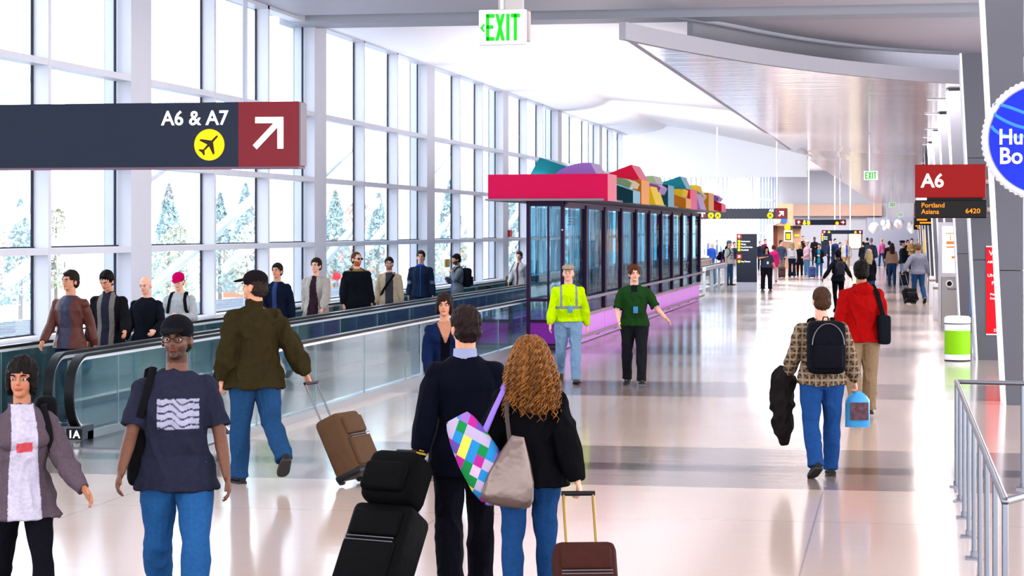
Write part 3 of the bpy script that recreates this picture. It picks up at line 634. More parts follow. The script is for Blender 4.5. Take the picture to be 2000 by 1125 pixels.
s = 31.; x, y = P2(1656, s); o = empty('poster_frame', (x, y, 0), 0, 'pale yellow lit poster in a dark frame standing amid the far crowd', 'poster')
MB().box(0, 28/s, 0, .2, ZH(487, s), ZH(454, s)).build('frame', mat('bronze', (90, 70, 64), .4, .3), o); MB().box(2/s, 25/s, -.01, 0, ZH(485, s), ZH(456.5, s)).build('poster', mat('poster_lit', (255, 244, 190), .5, emit=(255, 240, 170), es=.8), o)
for q in (2, 26): MB().cyl((q/s, .1, 0), (q/s, .1, ZH(487, s)), .04).build('leg', BLKP, o)
# gate signs on the fins
def gate(px0, py0, px1, py1, d, label, first):
    s = FP/d; x, y = P2(px0, s); u = 1/s; w = (px1-px0)*u; z1 = ZH(py1, s); z0 = ZH(py0, s)
    o = empty('gate_sign', (x, y, z1), 0, label, 'sign')
    MB().rbox((w/2, .12, (z0-z1)/2), (w, .24, z0-z1), .01).build('sign_panel', mat('gate_red', (150, 0, 0), .35, emit=(170, 0, 0), es=.03), o)
    h2 = .31; zz = -.04-h2
    MB().rbox((w/2+.01, .1, zz+h2/2), (w+.02, .28, h2), .015).build('display_housing', mat('led_black', (14, 6, 6), .3), o)
    MB().box(.05, w-.05, .05, .2, -.05, .01).build('mount', BLKP, o); MB().box(.02, .2, -.02, .1, -.04, 0).build('lamp_strip', WHITE, o)
    BK = mat('bracket', (206, 190, 180), .35, .3); fy = min(YD(28.2+9.75*k_, 1.44) for k_ in range(11) if 28.2+9.75*k_ > d)-y
    for zq in (.28, zz+.15): MB().tube([(w, .12, zq), (w+.14, .12, zq), (w+.16, .16, zq), (w+.16, fy+.02, zq)], .045, 12).build('bracket', BK, o)
    if first:
        text('A6', .33, 'lettering', mat('lit_cream', (255, 255, 235), .5, emit=(255, 252, 225), es=1.1), o, (12*u, -.004, 21*u), RX, bold=.018)
        text('Portland', .115, 'lettering', LEDM, o, (12*u, -.045, zz+.185), RX, bold=.006, sx=1.0); text('Asiana', .115, 'lettering', LEDM, o, (12*u, -.045, zz+.075), RX, bold=.006, sx=1.0)
        text('6420', .115, 'lettering', LEDM, o, (96*u, -.045, zz+.085), RX, bold=.006, sx=1.1)
    else:
        for r_, (a, c) in enumerate(((.2, .6), (.1, .45))): MB().box(w*a, w*c, -.045, -.04, zz+.07+.12*r_, zz+.13+.12*r_).build('lettering', LEDM, o)
    return o
gate(1787, 321.5, 1922, 386.5, 36.6, 'red gate sign reading A6 with orange flight display beneath', True)
gate(1785, 396, 1841, 423, 86.0, 'smaller red gate sign and dark display just behind the A6 sign', False)
gate(1784.5, 420, 1818, 437, 125.0, 'farthest tiny gate sign with yellow characters behind the A6 sign', False)
# round shop sign
s = 172.; x, y = P2(2041, s); z = ZH(272, s); o = empty('round_sign', (x, y, z), 0, 'large round blue shop sign with scalloped white rim at right edge', 'sign')
R = .71; b = MB(); N_ = 66; pts = []
for i in range(N_*2): a = math.pi*i/N_; rr_ = R*(1.0 if i % 2 else .975); pts.append((rr_*math.cos(-a), rr_*math.sin(-a)))
b.prism(pts, 0, .16, 'y'); b.build('rim', mat('rim_white', (222, 222, 224), .35), o)
b = MB(); n = 64; b.tube([(R*.93*math.cos(2*math.pi*i/n), -.01, R*.93*math.sin(2*math.pi*i/n)) for i in range(n)], .025, 8, ref=(0, 1, 0), closed=True); b.build('rim_tube', WHITE, o, smooth=True)
disc('blue_face', R*.875, mat('blue_lit', (0, 34, 205), .3, emit=(0, 40, 255), es=.12, bscale=3, var=.2), o, 0, 0, 0, 64, .02)
sw = MB()
for q in range(3): sw.tube([(R*.85*math.cos(t_), -.021, R*(.18+.12*q)+.10*math.sin(2.2*t_+q)) for t_ in np.linspace(math.pi*.95-.1*q, .4, 24)], [(.018, .004)]*24, 6, ref=(0, 1, 0))
sw.build('swirl', mat('light_blue', (60, 140, 240), .4), o)
SILV = mat('silver_letters', (226, 222, 232), .3, emit=(230, 230, 240), es=.3)
def serif(word, size, x, z):
    t = text(word, size, 'lettering', SILV, o, (x, -.024, z), RX, bold=.022, ext=.006, sx=.92); return t
serif('Hu', .245, (1952-2041)/s, (272-281)/s); serif('Bo', .26, (1953-2041)/s, (272-319)/s)
MB().cyl((0, .08, -.2), (0.0, 4.2, -.2), .05).build('bracket', STEEL, o)
# ------------------------------------------------------------------ props on the right
s = 110.; x, y = P2(1870, s); o = empty('trash_can', (x, y, 0), 0, 'round white trash can with bright lime green band', 'trash can')
def lathe(b, prof, n=32, mi=0):
    vs = [(r*math.cos(2*math.pi*j/n), r*math.sin(2*math.pi*j/n), z) for r, z in prof for j in range(n)]; fs = []
    for i in range(len(prof)-1):
        for j in range(n): fs.append((i*n+j, i*n+(j+1) % n, (i+1)*n+(j+1) % n, (i+1)*n+j))
    return b.add(vs, fs+[tuple(reversed(range(n))), tuple((len(prof)-1)*n+j for j in range(n))], mi)
lathe(MB(), [(.21, 0), (.225, .02), (.226, .1), (.226, .66), (.215, .665)]).build('body', WHITE, o, smooth=True)
lathe(MB(), [(.2275, .115), (.2275, .54)]).build('green_band', mat('lime', (150, 226, 10), .4), o, smooth=True)
lathe(MB(), [(.215, .665), (.232, .67), (.232, .76), (.2, .79), (.13, .795), (.12, .77)]).build('lid', WHITE, o, smooth=True)
lathe(MB(), [(.228, 0.0), (.23, .015), (.225, .02)]).build('base_ring', BLKP, o)
lathe(MB(), [(.222, .648), (.2285, .65), (.2285, .664)]).build('seam_ring', DARKG, o)
s = 80.; x, y = P2(1838, s); u = 1/s; o = empty('lightbox_stand', (x, y, 0), 0, 'tall lit advertising lightbox with grey recycling cabinet below', 'lightbox')
w = 50*u; MB().box(0, w, 0, .5, ZH(541, s), ZH(434, s)).box(-.06, 0, -.02, .52, 0, ZH(434, s)).build('frame', FRAME, o)
MB().box(0.01, w-.01, .03, .47, 0, ZH(541, s)).build('cabinet', mat('cabinet', (176, 168, 166), .3, .6), o)
MB().box(.03, w-.02, -.012, 0, ZH(533, s), ZH(442, s)).build('poster', mat('lightbox_white', (255, 250, 240), .5, emit=(255, 248, 235), es=.9), o)
PO = mat('poster_orange', (222, 140, 70), .6, emit=(222, 140, 70), es=.3); bb = MB()
for (a0, b0, a1, b1) in ((1846, 455, 1866, 457), (1855, 458, 1857, 470), (1848, 471, 1880, 477), (1848, 481, 1882, 484), (1868, 490, 1882, 500), (1858, 500, 1882, 505)): bb.box((a0-1838)*u, (a1-1838)*u, -.016, -.012, ZH(b1, s), ZH(b0, s))
bb.build('poster_print', PO, o)
disc('slot_ring', .09, WHITE, o, 16*u, ZH(554, s), .028, 20, .01); disc('slot', .06, BLKP, o, 16*u, ZH(554, s), .018, 20, .01)
text('Recycle', .07, 'lettering', BLKP, o, (12*u, .026, ZH(566, s)), RX)
for px, h, s, lab in ((1830, .95, 76, 'slim white cylindrical bin left of the lightbox cabinet, nearer one'), (1821, .95, 66, 'slim white cylindrical bin left of the lightbox cabinet, farther one')):
    x, y = P2(px, s); o = empty('cylinder_bin', (x, y, 0), 0, lab, 'bin'); lathe(MB(), [(.09, 0), (.1, .02), (.1, h-.02), (.09, h)]).build('body', WHITE, o, smooth=True); lathe(MB(), [(.104, h-.16), (.104, h-.1)]).build('band', mat('tan_band', (190, 170, 150), .4), o)
x, y = P2(1803, 40); o = empty('lightbox', (x, y, 0), 0, 'far orange lit poster column above the crowd at right', 'lightbox'); MB().box(0, .38, 0, .3, 0, ZH(447, 40)).build('frame', FRAME, o); MB().box(.03, .35, -.01, 0, 1.2, ZH(449, 40)).build('poster', mat('orange_lit', (255, 170, 40), .5, emit=(255, 160, 40), es=.9), o)
# blue board and red banner beside the fins
s = 106.; x, y = P2(1903, s); o = empty('notice_board', (x, y, 0), 0, 'blue notice board in a thin white frame seen edge-on beside the trash can', 'notice board')
MB().box(-.015, .015, 0, .04, 0, ZH(463, s)).box(-.015, .015, .9, .94, 0, ZH(463, s)).build('post', WHITE, o)
MB().box(-.06, -.02, .02, .9, .75, ZH(478, s)).build('panel', mat('blue_print', (20, 110, 210), .4, bscale=6, var=.4), o); MB().box(.03, .07, .02, .9, .12, 1.2).build('leaflet_rack', mat('rack_blue', (30, 90, 190), .5, bscale=9, var=.5), o)
s = 109.75; x, y = P2(1926.5, s); o = empty('banner', (x, YD(37.95, 1.44)-.0125, ZH(653, s)), 0, 'red banner with white writing partly hidden behind the nearest grey fin', 'banner'); H_ = (653-482)/s
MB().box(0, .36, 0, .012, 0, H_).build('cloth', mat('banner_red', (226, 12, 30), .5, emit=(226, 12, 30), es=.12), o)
MB().box(0, .36, -.01, .02, H_-.005, H_+.015).box(0, .36, -.01, .02, -.015, .005).build('hem_bar', WHITE, o)
for wd, sz, px, py in (('WE', .125, 1932, 499), ('AIR', .062, 1929, 514), ('UNI', .078, 1929, 541), ('Pass', .085, 1937, 556), ('Please', .055, 1934, 577), ('Duty', .055, 1934, 585), ('D', .07, 1941, 648)):
    text(wd, sz, 'lettering', WHITE, o, ((px-1926.5)/s, -.003, (653-py)/s), RX, bold=.015)
# stainless railing at lower right
r = empty('railing', (0, 0, 0), 0, 'brushed steel tube railing with slim posts in the lower right corner', 'railing')
pa = P2(1868, 215.6); pb = P2(1963, 385.); zt = .95
q0 = P2(2060, 219.); q1 = P2(2085, 360.)
b = MB(); b.tube([(*q0, zt), (*pa, zt)], .021, 12); b.tube([(*pa, zt), (*pb, zt)], .021, 12); b.tube([(*pb, zt), (*q1, zt)], .021, 12)
b.ell((*pa, zt), (.022,)*3); b.ell((*pb, zt), (.022,)*3); b.build('top_rail', STEEL, r, smooth=True)
def rpost(x, y):
    MB().tube([(x, y, 0.02), (x, y, zt)], .0165, 12).build('post', STEEL, r, smooth=True)
    MB().box(x-.06, x+.06, y-.06, y+.06, 0, .014).tube([(x, y, 0.012), (x, y, .055)], .026, 12).build('foot_plate', STEEL, r)
for i in range(9): t = i/8.; rpost(pa[0]+(pb[0]-pa[0])*t, pa[1]+(pb[1]-pa[1])*t)
rpost(*P2(1997, 217.5))
# shop at the far end of the window wall
s = 33.; x, y = P2(1498, s); o = empty('shop', (x, y, 0), 0, 'brown fronted food stand with yellow round signs at the far end', 'shop'); u = 1/s
MB().box(0, 12*u, 0, 1, 0, ZH(438, s)).build('pier', FRAME, o); MB().box(12*u, 64*u, .6, 1.2, 0, ZH(440, s)).build('back_wall', mat('tan_wall', (186, 146, 120), .6), o)
MB().box(13*u, 19*u, .3, .62, 0, ZH(440, s)).build('brown_panel', mat('brown_panel', (112, 52, 34), .5), o); MB().box(18*u, 50*u, -.2, .6, ZH(441, s), ZH(398, s)).build('upper_facade', mat('facade', (196, 160, 128), .6, bscale=1.5, var=.3), o)
MB().box(50*u, 66*u, .1, .6, ZH(447, s), ZH(441, s)).build('awning', BLKP, o)
disc('round_sign', 5.8*u, LITY, o, 40*u, ZH(444.5, s), -.2, 24, .1); disc('blue_disc', 6*u, mat('blue_disc', (40, 100, 220), .4), o, 34*u, ZH(430, s), -.25, 24, .1); disc('white_disc', 7*u, WHITE, o, 20*u, ZH(430, s), -.25, 24, .1)
MB().box(34*u, 50*u, -.5, -.42, ZH(471, s), ZH(450, s)).build('menu_frame', WHITE, o); MB().box(36*u, 48*u, -.52, -.5, ZH(469, s), ZH(453, s)).build('menu', mat('menu_dark', (50, 34, 30), .4), o); MB().box(38*u, 46*u, -.53, -.52, ZH(467, s), ZH(456, s)).build('menu_picture', LITY, o)
MB().box(53*u, 62*u, .5, .58, ZH(462, s), ZH(458, s)).build('lit_strip', mat('amber_lit', (255, 190, 30), .5, emit=(255, 170, 20), es=1.), o)
# white cloud sculptures under the far ceiling
for i, (px, py, w) in enumerate(((1707, 446, 10), (1732, 440, 18), (1755, 438, 12), (1780, 444, 16))):
    s = 31.; x, y = P2(px, s); z = ZH(py, s); b = MB(); rg = random.Random(i)
    for q in range(16): b.ell((rg.uniform(-1, 1)*w*.4/s, rg.uniform(-.2, .2), rg.uniform(-.2, .2)), (rg.uniform(.12, .25),)*3, n=8, m=5)
    b.cyl((0, 0, 0), (0, 0, cz(y)-.04-z), .008)
    b.build('cloud_sculpture', WHITE, smooth=True, loc=(x, y, z), label='puffy white paper sculpture hanging before the grey far wall', cat='sculpture', group='white paper sculptures over the crowd')
# ------------------------------------------------------------------ people
def rotx(a): c, s = math.cos(a), math.sin(a); return np.array(((1, 0, 0), (0, c, -s), (0, s, c)))
def rotz(a): c, s = math.cos(a), math.sin(a); return np.array(((c, -s, 0), (s, c, 0), (0, 0, 1)))
D2 = math.radians
SKIN = {'l': (226, 170, 146), 'm': (204, 142, 112), 't': (170, 112, 84), 'd': (104, 66, 50)}
def remesh(mb, vox, name, sm=2, folds=0., fscale=6., seed=0):
    me = mb.mesh(name); o = bpy.data.objects.new(name, me); COL.objects.link(o)
    r = o.modifiers.new('r', 'REMESH'); r.mode = 'VOXEL'; r.voxel_size = vox; r.adaptivity = 0
    if sm: s_ = o.modifiers.new('s', 'SMOOTH'); s_.iterations = sm; s_.factor = .6
    bpy.context.view_layer.update()
    out = bpy.data.meshes.new_from_object(o.evaluated_get(bpy.context.evaluated_depsgraph_get()))
    bpy.data.objects.remove(o); bpy.data.meshes.remove(me); out.materials.clear()
    n = len(out.vertices); co = np.empty(n*3, np.float32); out.vertices.foreach_get('co', co); co = co.reshape(-1, 3)
    no = np.empty(n*3, np.float32); out.vertices.foreach_get('normal', no); no = no.reshape(-1, 3)
    if folds:
        d = np.empty(n, np.float32)
        for i in range(n):
            p = co[i]; q = Vector((p[0]*fscale+seed, p[1]*fscale, p[2]*fscale*.55+seed))
            w = noise.noise(q+Vector((0, 0, co[i][0]*3)))+.4*noise.noise(q*2.1); d[i] = max(-.6, 1-abs(w)*3.6)*1.1
        co = co+no*(d*folds)[:, None]; out.vertices.foreach_set('co', co.ravel()); out.update()
    out.polygons.foreach_set('use_smooth', [True]*len(out.polygons))
    return out, co, no
def paint(me, cols):
    a = me.color_attributes.new('Col', 'FLOAT_COLOR', 'POINT'); a.data.foreach_set('color', np.concatenate([cols, np.ones((len(cols), 1))], 1).astype(np.float32).ravel())
def L3(c): return np.array(lin(c))
CLOTH = vcmat('cloth', .85, .35, 45.); SKM = vcmat('skin', .5, .08, 60., spec=.2); HAIRM = vcmat('hair', .5, .9, 28., spec=.06, fib=(3, 3, .5)); LEATH = vcmat('leather', .45, .3, 30., spec=.15)
SHOEM = {}
def skel(p):
    """joint positions for a 1.75 m body facing -Y"""
    J = {}; lean = D2(p.get('lean', 0)); w = p.get('w', 1.); fem = p.get('fem', 0)
    piv = np.array((0, 0, .95)); RT = rotx(lean)
    T = lambda q: piv + RT@(np.array(q, float)-piv)
    J['T'] = T; J['w'] = w
    for sg, k in ((1, 'l'), (-1, 'r')):          # 'l' = the person's own left (+X when facing -Y)
        a, b, pt = p.get('leg'+k, (0, 0, 0)); a, b, pt = D2(a), D2(b), D2(pt); sp = p.get('spread', .0)
        hip = np.array((sg*.092*(w*.5+.5), 0, .91)); d1 = unit((sg*(.03+sp), -math.sin(a), -math.cos(a))); knee = hip+d1*.425
        d2 = unit((sg*sp*.6, -math.sin(a-b), -math.cos(a-b))); ank = knee+d2*.415
        td = np.array((sg*.12, -math.cos(pt), -math.sin(pt))); td = unit(td); up = unit(np.cross(np.cross(td, (0, 0, 1)), td))
        J['hip'+k], J['knee'+k], J['ank'+k], J['toe'+k], J['up'+k] = hip, knee, ank, td, up
        sh = T((sg*(.180-.020*fem)*(.7+.3*w), 0.01, 1.385)); s_, ab, e, r = [D2(x) for x in p.get('arm'+k, (0, 8, 8, 0))]
        u = unit((sg*math.sin(ab), -math.sin(s_)*math.cos(ab), -math.cos(s_)*math.cos(ab))); m = np.array((-sg*math.sin(r), -math.cos(r), p.get('fup'+k, 0.)))
        m = unit(m-u*np.dot(m, u)); f = math.cos(e)*u+math.sin(e)*m; el = sh+u*.285; wr = el+f*.25
        J['sh'+k], J['el'+k], J['wr'+k], J['fo'+k] = sh, el, wr, f
    lows = [J['ank'+k]+J['toe'+k]*x-J['up'+k]*.085 for k in 'lr' for x in (-.06, .19)]
    J['dz'] = -min(q[2] for q in lows)
    hp = T((0, -.005, 1.5)); RH = RT@rotz(D2(p.get('hy', 0)))@rotx(D2(p.get('hp', 0))-lean*.7)*1.06
    J['H'] = lambda q: hp+RH@(np.array(q, float)-np.array((0, 0, 1.5))); J['RH'] = RH
    return J
def torso(b, J, inf, z0=.86, n=18, hem=None, flare=0.):
    T, w, p = J['T'], J['w'], J['p']; fem = p.get('fem', 0); bel = p.get('belly', 0)
    S = [(.86, .150, .105, 0), (.93, .168+.012*fem, .118, .008), (1.0, .155+.008*fem, .108, 0), (1.09, .140-.014*fem, .10+bel*.5, -.0-bel*.5), (1.2, .152-.006*fem, .112+bel*.3, -.005-bel*.3), (1.3, .168-.008*fem, .122+.012*fem, -.004-.01*fem),
         (1.36, .168, .112, .0), (1.405, .148, .092, .004), (1.44, .108, .075, .006), (1.475, .070, .062, .008)]
    if inf > 0: S[0] = (.86, .186+.010*fem, .142, .0); S[1] = (.93, .182+.010*fem, .132, .004)
    S = [s for s in S if s[0] >= z0-.001]; pts = []; rad = []
    if hem is not None and hem < S[0][0]:
        base = S[0]; k = max(2, int((base[0]-hem)/.08))
        for i in range(k):
            t = 1-i/k; z = base[0]-(base[0]-hem)*t; pts.append(np.array((0, base[3], z))); rad.append(((base[1]*w+inf+flare*t)*(1+.04*t), base[2]*(w*.6+.4)+inf+flare*t*.9))
    for z, rx, ry, oy in S:
        q = T((0, oy, z)) if z > .95 else np.array((0, oy, z)); pts.append(q)
        tap = 1 if z < 1.4 else .75 if z < 1.45 else .45; rad.append((rx*w+inf*tap, ry*(w*.6+.4)+inf*tap))
    b.tube(pts, rad, n, ref=(0, 1, 0))
    if fem:
        for sg in (1, -1): b.ell(T((sg*.075, -.088-.012*fem-inf*.3, 1.285)), (.062+inf*.5, .05+inf*.6, .058+inf*.5))
def arm(b, J, k, inf, frac=1.0, cuff=0., n=12):
    sh, el, wr, T = J['sh'+k], J['el'+k], J['wr'+k], J['T']; w = J['w']**.5; sg = 1 if k == 'l' else -1
    pts = [T((sg*.085, .01, 1.395)), sh+np.array((-sg*.012, 0, .004)), sh+(el-sh)*.35, sh+(el-sh)*.8, el, el+(wr-el)*.3, el+(wr-el)*.7, wr]
    rad = [.042, .047, .047, .042, .040, .041, .033, .025]
    tot = .54; acc = [0, 0, .10, .23, .285, .36, .46, .54]; P = []; R = []
    for i, q in enumerate(pts):
        if acc[i] > frac*tot+1e-6:
            t = (frac*tot-acc[i-1])/(acc[i]-acc[i-1]); P.append(P[-1]+(q-pts[i-1])*t); R.append(R[-1]+cuff); break
        P.append(q); R.append(rad[i]*w+inf*((.55, .62, .85)[i] if i < 3 else 1 if i < 7 else .55)+(cuff if i == 7 else 0))
    b.tube(P, R, n, ref=(0, .3, 1))
    if inf > 0: b.ell(sh+np.array((-sg*.004, 0, -.01)), (.050*w+inf*.8, .052*w+inf*.8, .052*w+inf*.55))
def hand(b, J, k, p, fine):
    wr, f = J['wr'+k], J['fo'+k]; sg = 1 if k == 'l' else -1; curl = p.get('curl'+k, 25)
    n_ = np.array((-sg*1., 0, 0)); n_ = n_-f*np.dot(n_, f); n_ = unit(n_) if np.linalg.norm(n_) > .2 else unit(np.cross(f, (0, 1, .2)))
    t = unit(np.cross(n_, f)); fw = np.array((0, -1., .2)); t = t if np.dot(t, fw) >= 0 else -t
    R = np.stack([t, n_, f], 1); b.ell(wr+f*.05, (.040, .017, .052), R, 12, 8); b.tube([wr-f*.02, wr+f*.02], [(.026, .021)]*2, 10, ref=n_)
    for i, (o, ln) in enumerate(((.030, .070), (.011, .079), (-.009, .074), (-.028, .058))):
        p0 = wr+f*(.083-abs(i-1.3)*.004)+t*o; c1, c2 = D2(curl*(.5+.1*i)), D2(curl*(1.4+.15*i)); d1 = math.cos(c1)*f+math.sin(c1)*n_; d2 = math.cos(c2)*f+math.sin(c2)*n_; d3 = math.cos(c2*1.4)*f+math.sin(c2*1.4)*n_
        b.tube([p0-f*.02, p0, p0+d1*ln*.45, p0+d1*ln*.45+d2*ln*.33, p0+d1*ln*.45+d2*ln*.33+d3*ln*.24], [.0095, .0095, .0088, .0082, .0065] if fine else [.012]*5, 8, ref=n_)
    q = wr+f*.028+t*.028; d1 = unit(f*.75+t*.55+n_*.25); d2 = unit(f*.95+t*.1+n_*.35); b.tube([q-d1*.02, q+d1*.03, q+d1*.03+d2*.028, q+d1*.03+d2*.05], [.013, .0115, .0105, .008], 8, ref=n_)
    J['grip'+k] = wr+f*.095+n_*.022
def leg(b, J, k, inf, flare=0., n=14, to=1.0):
    h, kn, a = J['hip'+k], J['knee'+k], J['ank'+k]; w = J['w']
    pts = [h+np.array((0, .01, .03)), h+(kn-h)*.15, h+(kn-h)*.5, h+(kn-h)*.85, kn, kn+(a-kn)*.25, kn+(a-kn)*.6, kn+(a-kn)*.9, a+np.array((0, 0, -.03))]
    rad = [.088, .090, .075, .060, .056, .057, .047, .038, .040]; P = []; R = []
    for i, q in enumerate(pts):
        if i/8. > to: break
        r = rad[i]*(w if i < 4 else w**.5); P.append(q); R.append((r+inf+(flare*(i-4)/4 if i > 4 else 0), r*1.05+inf+(flare*(i-4)/4 if i > 4 else 0)))
    b.tube(P, R, n, ref=(0, 1, .01))
def shoe(J, k, c, parent, sole=(230, 230, 226), high=0):
    a, td, up = J['ank'+k], J['toe'+k], J['up'+k]; sd = unit(np.cross(td, up)); b = MB()
    o = a-up*.085
    secs = [(-.075, .030, .052), (-.05, .038, .062), (0, .040, .068), (.05, .043, .058), (.10, .047, .042), (.15, .044, .033), (.185, .030, .024), (.20, .012, .014)]
    n = 12; vs = []
    for x, hw, h in secs:
        for j in range(n):
            th = 2*math.pi*j/n; cx, cz = math.cos(th), math.sin(th); vs.append(o+td*x+sd*cx*hw+up*(.012+h*.5+h*.55*cz))
    fs = [(i*n+j, i*n+(j+1) % n, (i+1)*n+(j+1) % n, (i+1)*n+j) for i in range(len(secs)-1) for j in range(n)]+[tuple(reversed(range(n))), tuple((len(secs)-1)*n+j for j in range(n))]
    b.add(vs, fs); b.tube([a-up*.03, a+(J['knee'+k]-a)*(.12+high)], [(.043, .046), (.044, .046)], 12, ref=(0, 1, 0))
    key = 'shoe_%d_%d_%d' % tuple(c); ob = b.build('shoe', mat(key, c, .45, bscale=20, var=.1), parent, smooth=True)
    s2 = MB(); ring = [(x, hw*1.06+.003) for x, hw, h in secs]; pl = [o+td*x+sd*hw for x, hw in ring]+[o+td*x-sd*hw for x, hw in reversed(ring)]
    m = len(pl); s2.add([q+up*.0 for q in pl]+[q+up*.02 for q in pl], [tuple(range(m)), tuple(reversed(range(m, 2*m)))]+[(i, i+m, (i+1) % m+m, (i+1) % m) for i in range(m)])
    key = 'sole_%d_%d_%d' % tuple(sole); s2.build('sole', mat(key, sole, .6), ob)
def head(b, J, p, fine):
    H, RH = J['H'], J['RH']; fem = p.get('fem', 0)
    b.tube([J['T']((0, .008, 1.44)), H((0, .012, 1.52)), H((0, .008, 1.57))], [(.062-.008*fem, .062)]*3, 14, ref=(0, 1, 0))
    b.ell(H((0, .012, 1.665)), (.074, .094, .088), RH, 18, 12); b.ell(H((0, -.018, 1.615)), (.062-.004*fem, .072, .072), RH, 18, 12)
    b.ell(H((0, -.036, 1.572)), (.044-.004*fem, .050, .038), RH, 14, 10)
    b.tube([H((0, -.088, 1.655)), H((0, -.103, 1.622)), H((0, -.098, 1.612))], [(.008, .010), (.014, .014), (.012, .008)], 8, ref=(0, 1, 0))
    b.ell(H((0, -.082, 1.668)), (.046, .016, .010), RH, 12, 6)
    b.ell(H((0, -.086, 1.588)), (.022, .012, .009), RH, 12, 6); b.ell(H((0, -.082, 1.556)), (.020, .016, .014), RH, 10, 6)
    for sg in (1, -1): b.ell(H((sg*.076, .012, 1.628)), (.010, .022, .032), RH, 10, 8)
def col_fn(spec, J, co, no):
    """spec: colour or list of (rgb, test) layers; test(x, y, z, normal) on the 1.75 m body"""
    c = np.tile(L3(spec[0]), (len(co), 1)); z = co[:, 2]-J['dz']
    for rgb, test in spec[1:]:
        k = test(co[:, 0], co[:, 1], z, no)
        if rgb is None: continue
        c[k] = L3(rgb)
    return c*.62
FRONT = lambda n: n[:, 1] < -.15
def open_front(rgb, hw=.07, slant=.0): return (rgb, lambda x, y, z, n: (np.abs(x) < hw+slant*(1.4-z)) & (n[:, 1] < -.1) & (z < 1.5) & (y < .02))
def zipline(rgb, hw=.012): return (rgb, lambda x, y, z, n: (np.abs(x) < hw) & (n[:, 1] < -.3))
def person(label, px, s, fa, H=1.75, vox=None, group=None, top=None, pants=None, hair=None, skin='l', z=0., shoes=(30, 28, 30), sole=(60, 60, 60), cap=None, beard=None, glasses=None, legs_full=True, dx=0, **p):
    sc = H/1.75; near = s > 90; fine = s > 180
    vox = vox or (.0058 if s > 280 else .0075 if s > 150 else .009 if s > 90 else .014 if s > 55 else .02)
    J = skel(p); J['p'] = p; dz = J['dz']; x, y = P2(px, s); seed = px*.37
    sk = L3(SKIN[skin] if isinstance(skin, str) else skin)*.82
    b = MB(); torso(b, J, -.004); head(b, J, p, fine)
    for k in 'lr': arm(b, J, k, -.003 if s > 60 else .0); hand(b, J, k, p, s > 90); leg(b, J, k, -.004)
    for k in 'lr':
        a = J['ank'+k]; b.tube([a, a-J['up'+k]*.05, a-J['up'+k]*.05+J['toe'+k]*.12], [.03, .032, .022], 8)
    for i in range(len(b.v)): b.v[i] = (b.v[i][0], b.v[i][1], b.v[i][2]+dz)
    me, co, no = remesh(b, vox, 'person', 2 if vox > .007 else 3)
    cols = np.tile(sk, (len(co), 1)); Hi = np.linalg.inv(J['RH']); hp = J['H']((0, 0, 1.5))+np.array((0, 0, dz))
    q = (co-hp)@Hi.T; lips = (np.abs(q[:, 0]) < .024) & (q[:, 1] < -.07) & (np.abs(q[:, 2]-.088) < .0085); cols[lips] = sk*np.array((.75, .42, .45))
    cols[(q[:, 1] < -.06) & (np.abs(q[:, 2]-.105) < .02) & (np.abs(q[:, 0]) < .06)] *= np.array((1.05, .92, .9))
    if beard is not None:
        bm = (q[:, 1] < .01) & (q[:, 2] > .02) & (q[:, 2] < .118-.2*np.clip(.06-np.abs(q[:, 0]), 0, .03)*2) & ~lips & (np.abs(q[:, 2]) < .125); cols[bm] = L3(beard)
    if not near and -110 < ((fa+180) % 360)-180 < 110:
        for sg in (1, -1): cols[(np.linalg.norm(q-np.array((sg*.03, -.09, .147)), axis=1) < .013)] = L3((60, 40, 36))
    paint(me, cols); me.materials.append(SKM)
    root = bpy.data.objects.new('person', me); COL.objects.link(root); root.location = (x+dx, y, z); root.rotation_euler = (0, 0, TH+D2(fa)); root.scale = (sc, sc, sc)
    tag(root, label, 'person', group); J['root'] = root; J['sc'] = sc
    off = lambda mb: [mb.v.__setitem__(i, (v[0], v[1], v[2]+dz)) for i, v in enumerate(mb.v)]
    def garment(name, fill, spec, m, vx=vox, folds=0., sm=2):
        g = MB(); fill(g); off(g); me, co, no = remesh(g, vx, name, sm, folds if s > 60 else 0, 7., seed)
        paint(me, col_fn(spec, J, co, no)); me.materials.append(m); o = bpy.data.objects.new(name, me); link(o, root); return o
    J['garment'] = garment; J['off'] = off; T = J['T']
    if pants:
        inf = pants.get('inf', .012); fl = pants.get('flare', .012)
        def f(g):
            torso(g, J, inf, .86, hem=None) if False else None
            w = J['w']; g.tube([(0, .0, .82), (0, .004, .88), (0, .006, .95), T((0, 0, 1.03))], [(.135*w+inf, .10+inf), (.152*w+inf, .112*(w*.5+.5)+inf), (.166*w+inf+.01*p.get('fem', 0), .116*(w*.5+.5)+inf), (.152*w+inf, .106*(w*.5+.5)+inf)], 18, ref=(0, 1, 0))
            for k in 'lr': leg(g, J, k, inf, fl)
        garment(pants.get('n', 'trousers'), f, pants['c'] if isinstance(pants['c'], list) else [pants['c'], ((20, 18, 20), lambda x, y, z, n: z > 1.0)], CLOTH, folds=.007)
    if top:
        inf = top.get('inf', .014); hem = top.get('hem', .86)
        def f(g):
            torso(g, J, inf, .86 if hem < .9 else hem, hem=hem if hem < .86 else None, flare=top.get('flare', .01))
            for k in 'lr': arm(g, J, k, inf, top.get('sl', 1.), top.get('cuff', .004))
            if top.get('collar'): g.tube([T((0, .012, 1.455)), T((0, .014, 1.475+top['collar']))], [(.076, .073), (.080, .076)], 16, ref=(0, 1, 0))
            if top.get('hood'):
                g.ell(T((0, .10, 1.45)), (.115, .062, .085)); g.tube([T((.085*math.sin(a), .03-.085*math.cos(a)*1., 1.475)) for a in np.linspace(.9, 2*math.pi-.9, 12)], .028, 8)
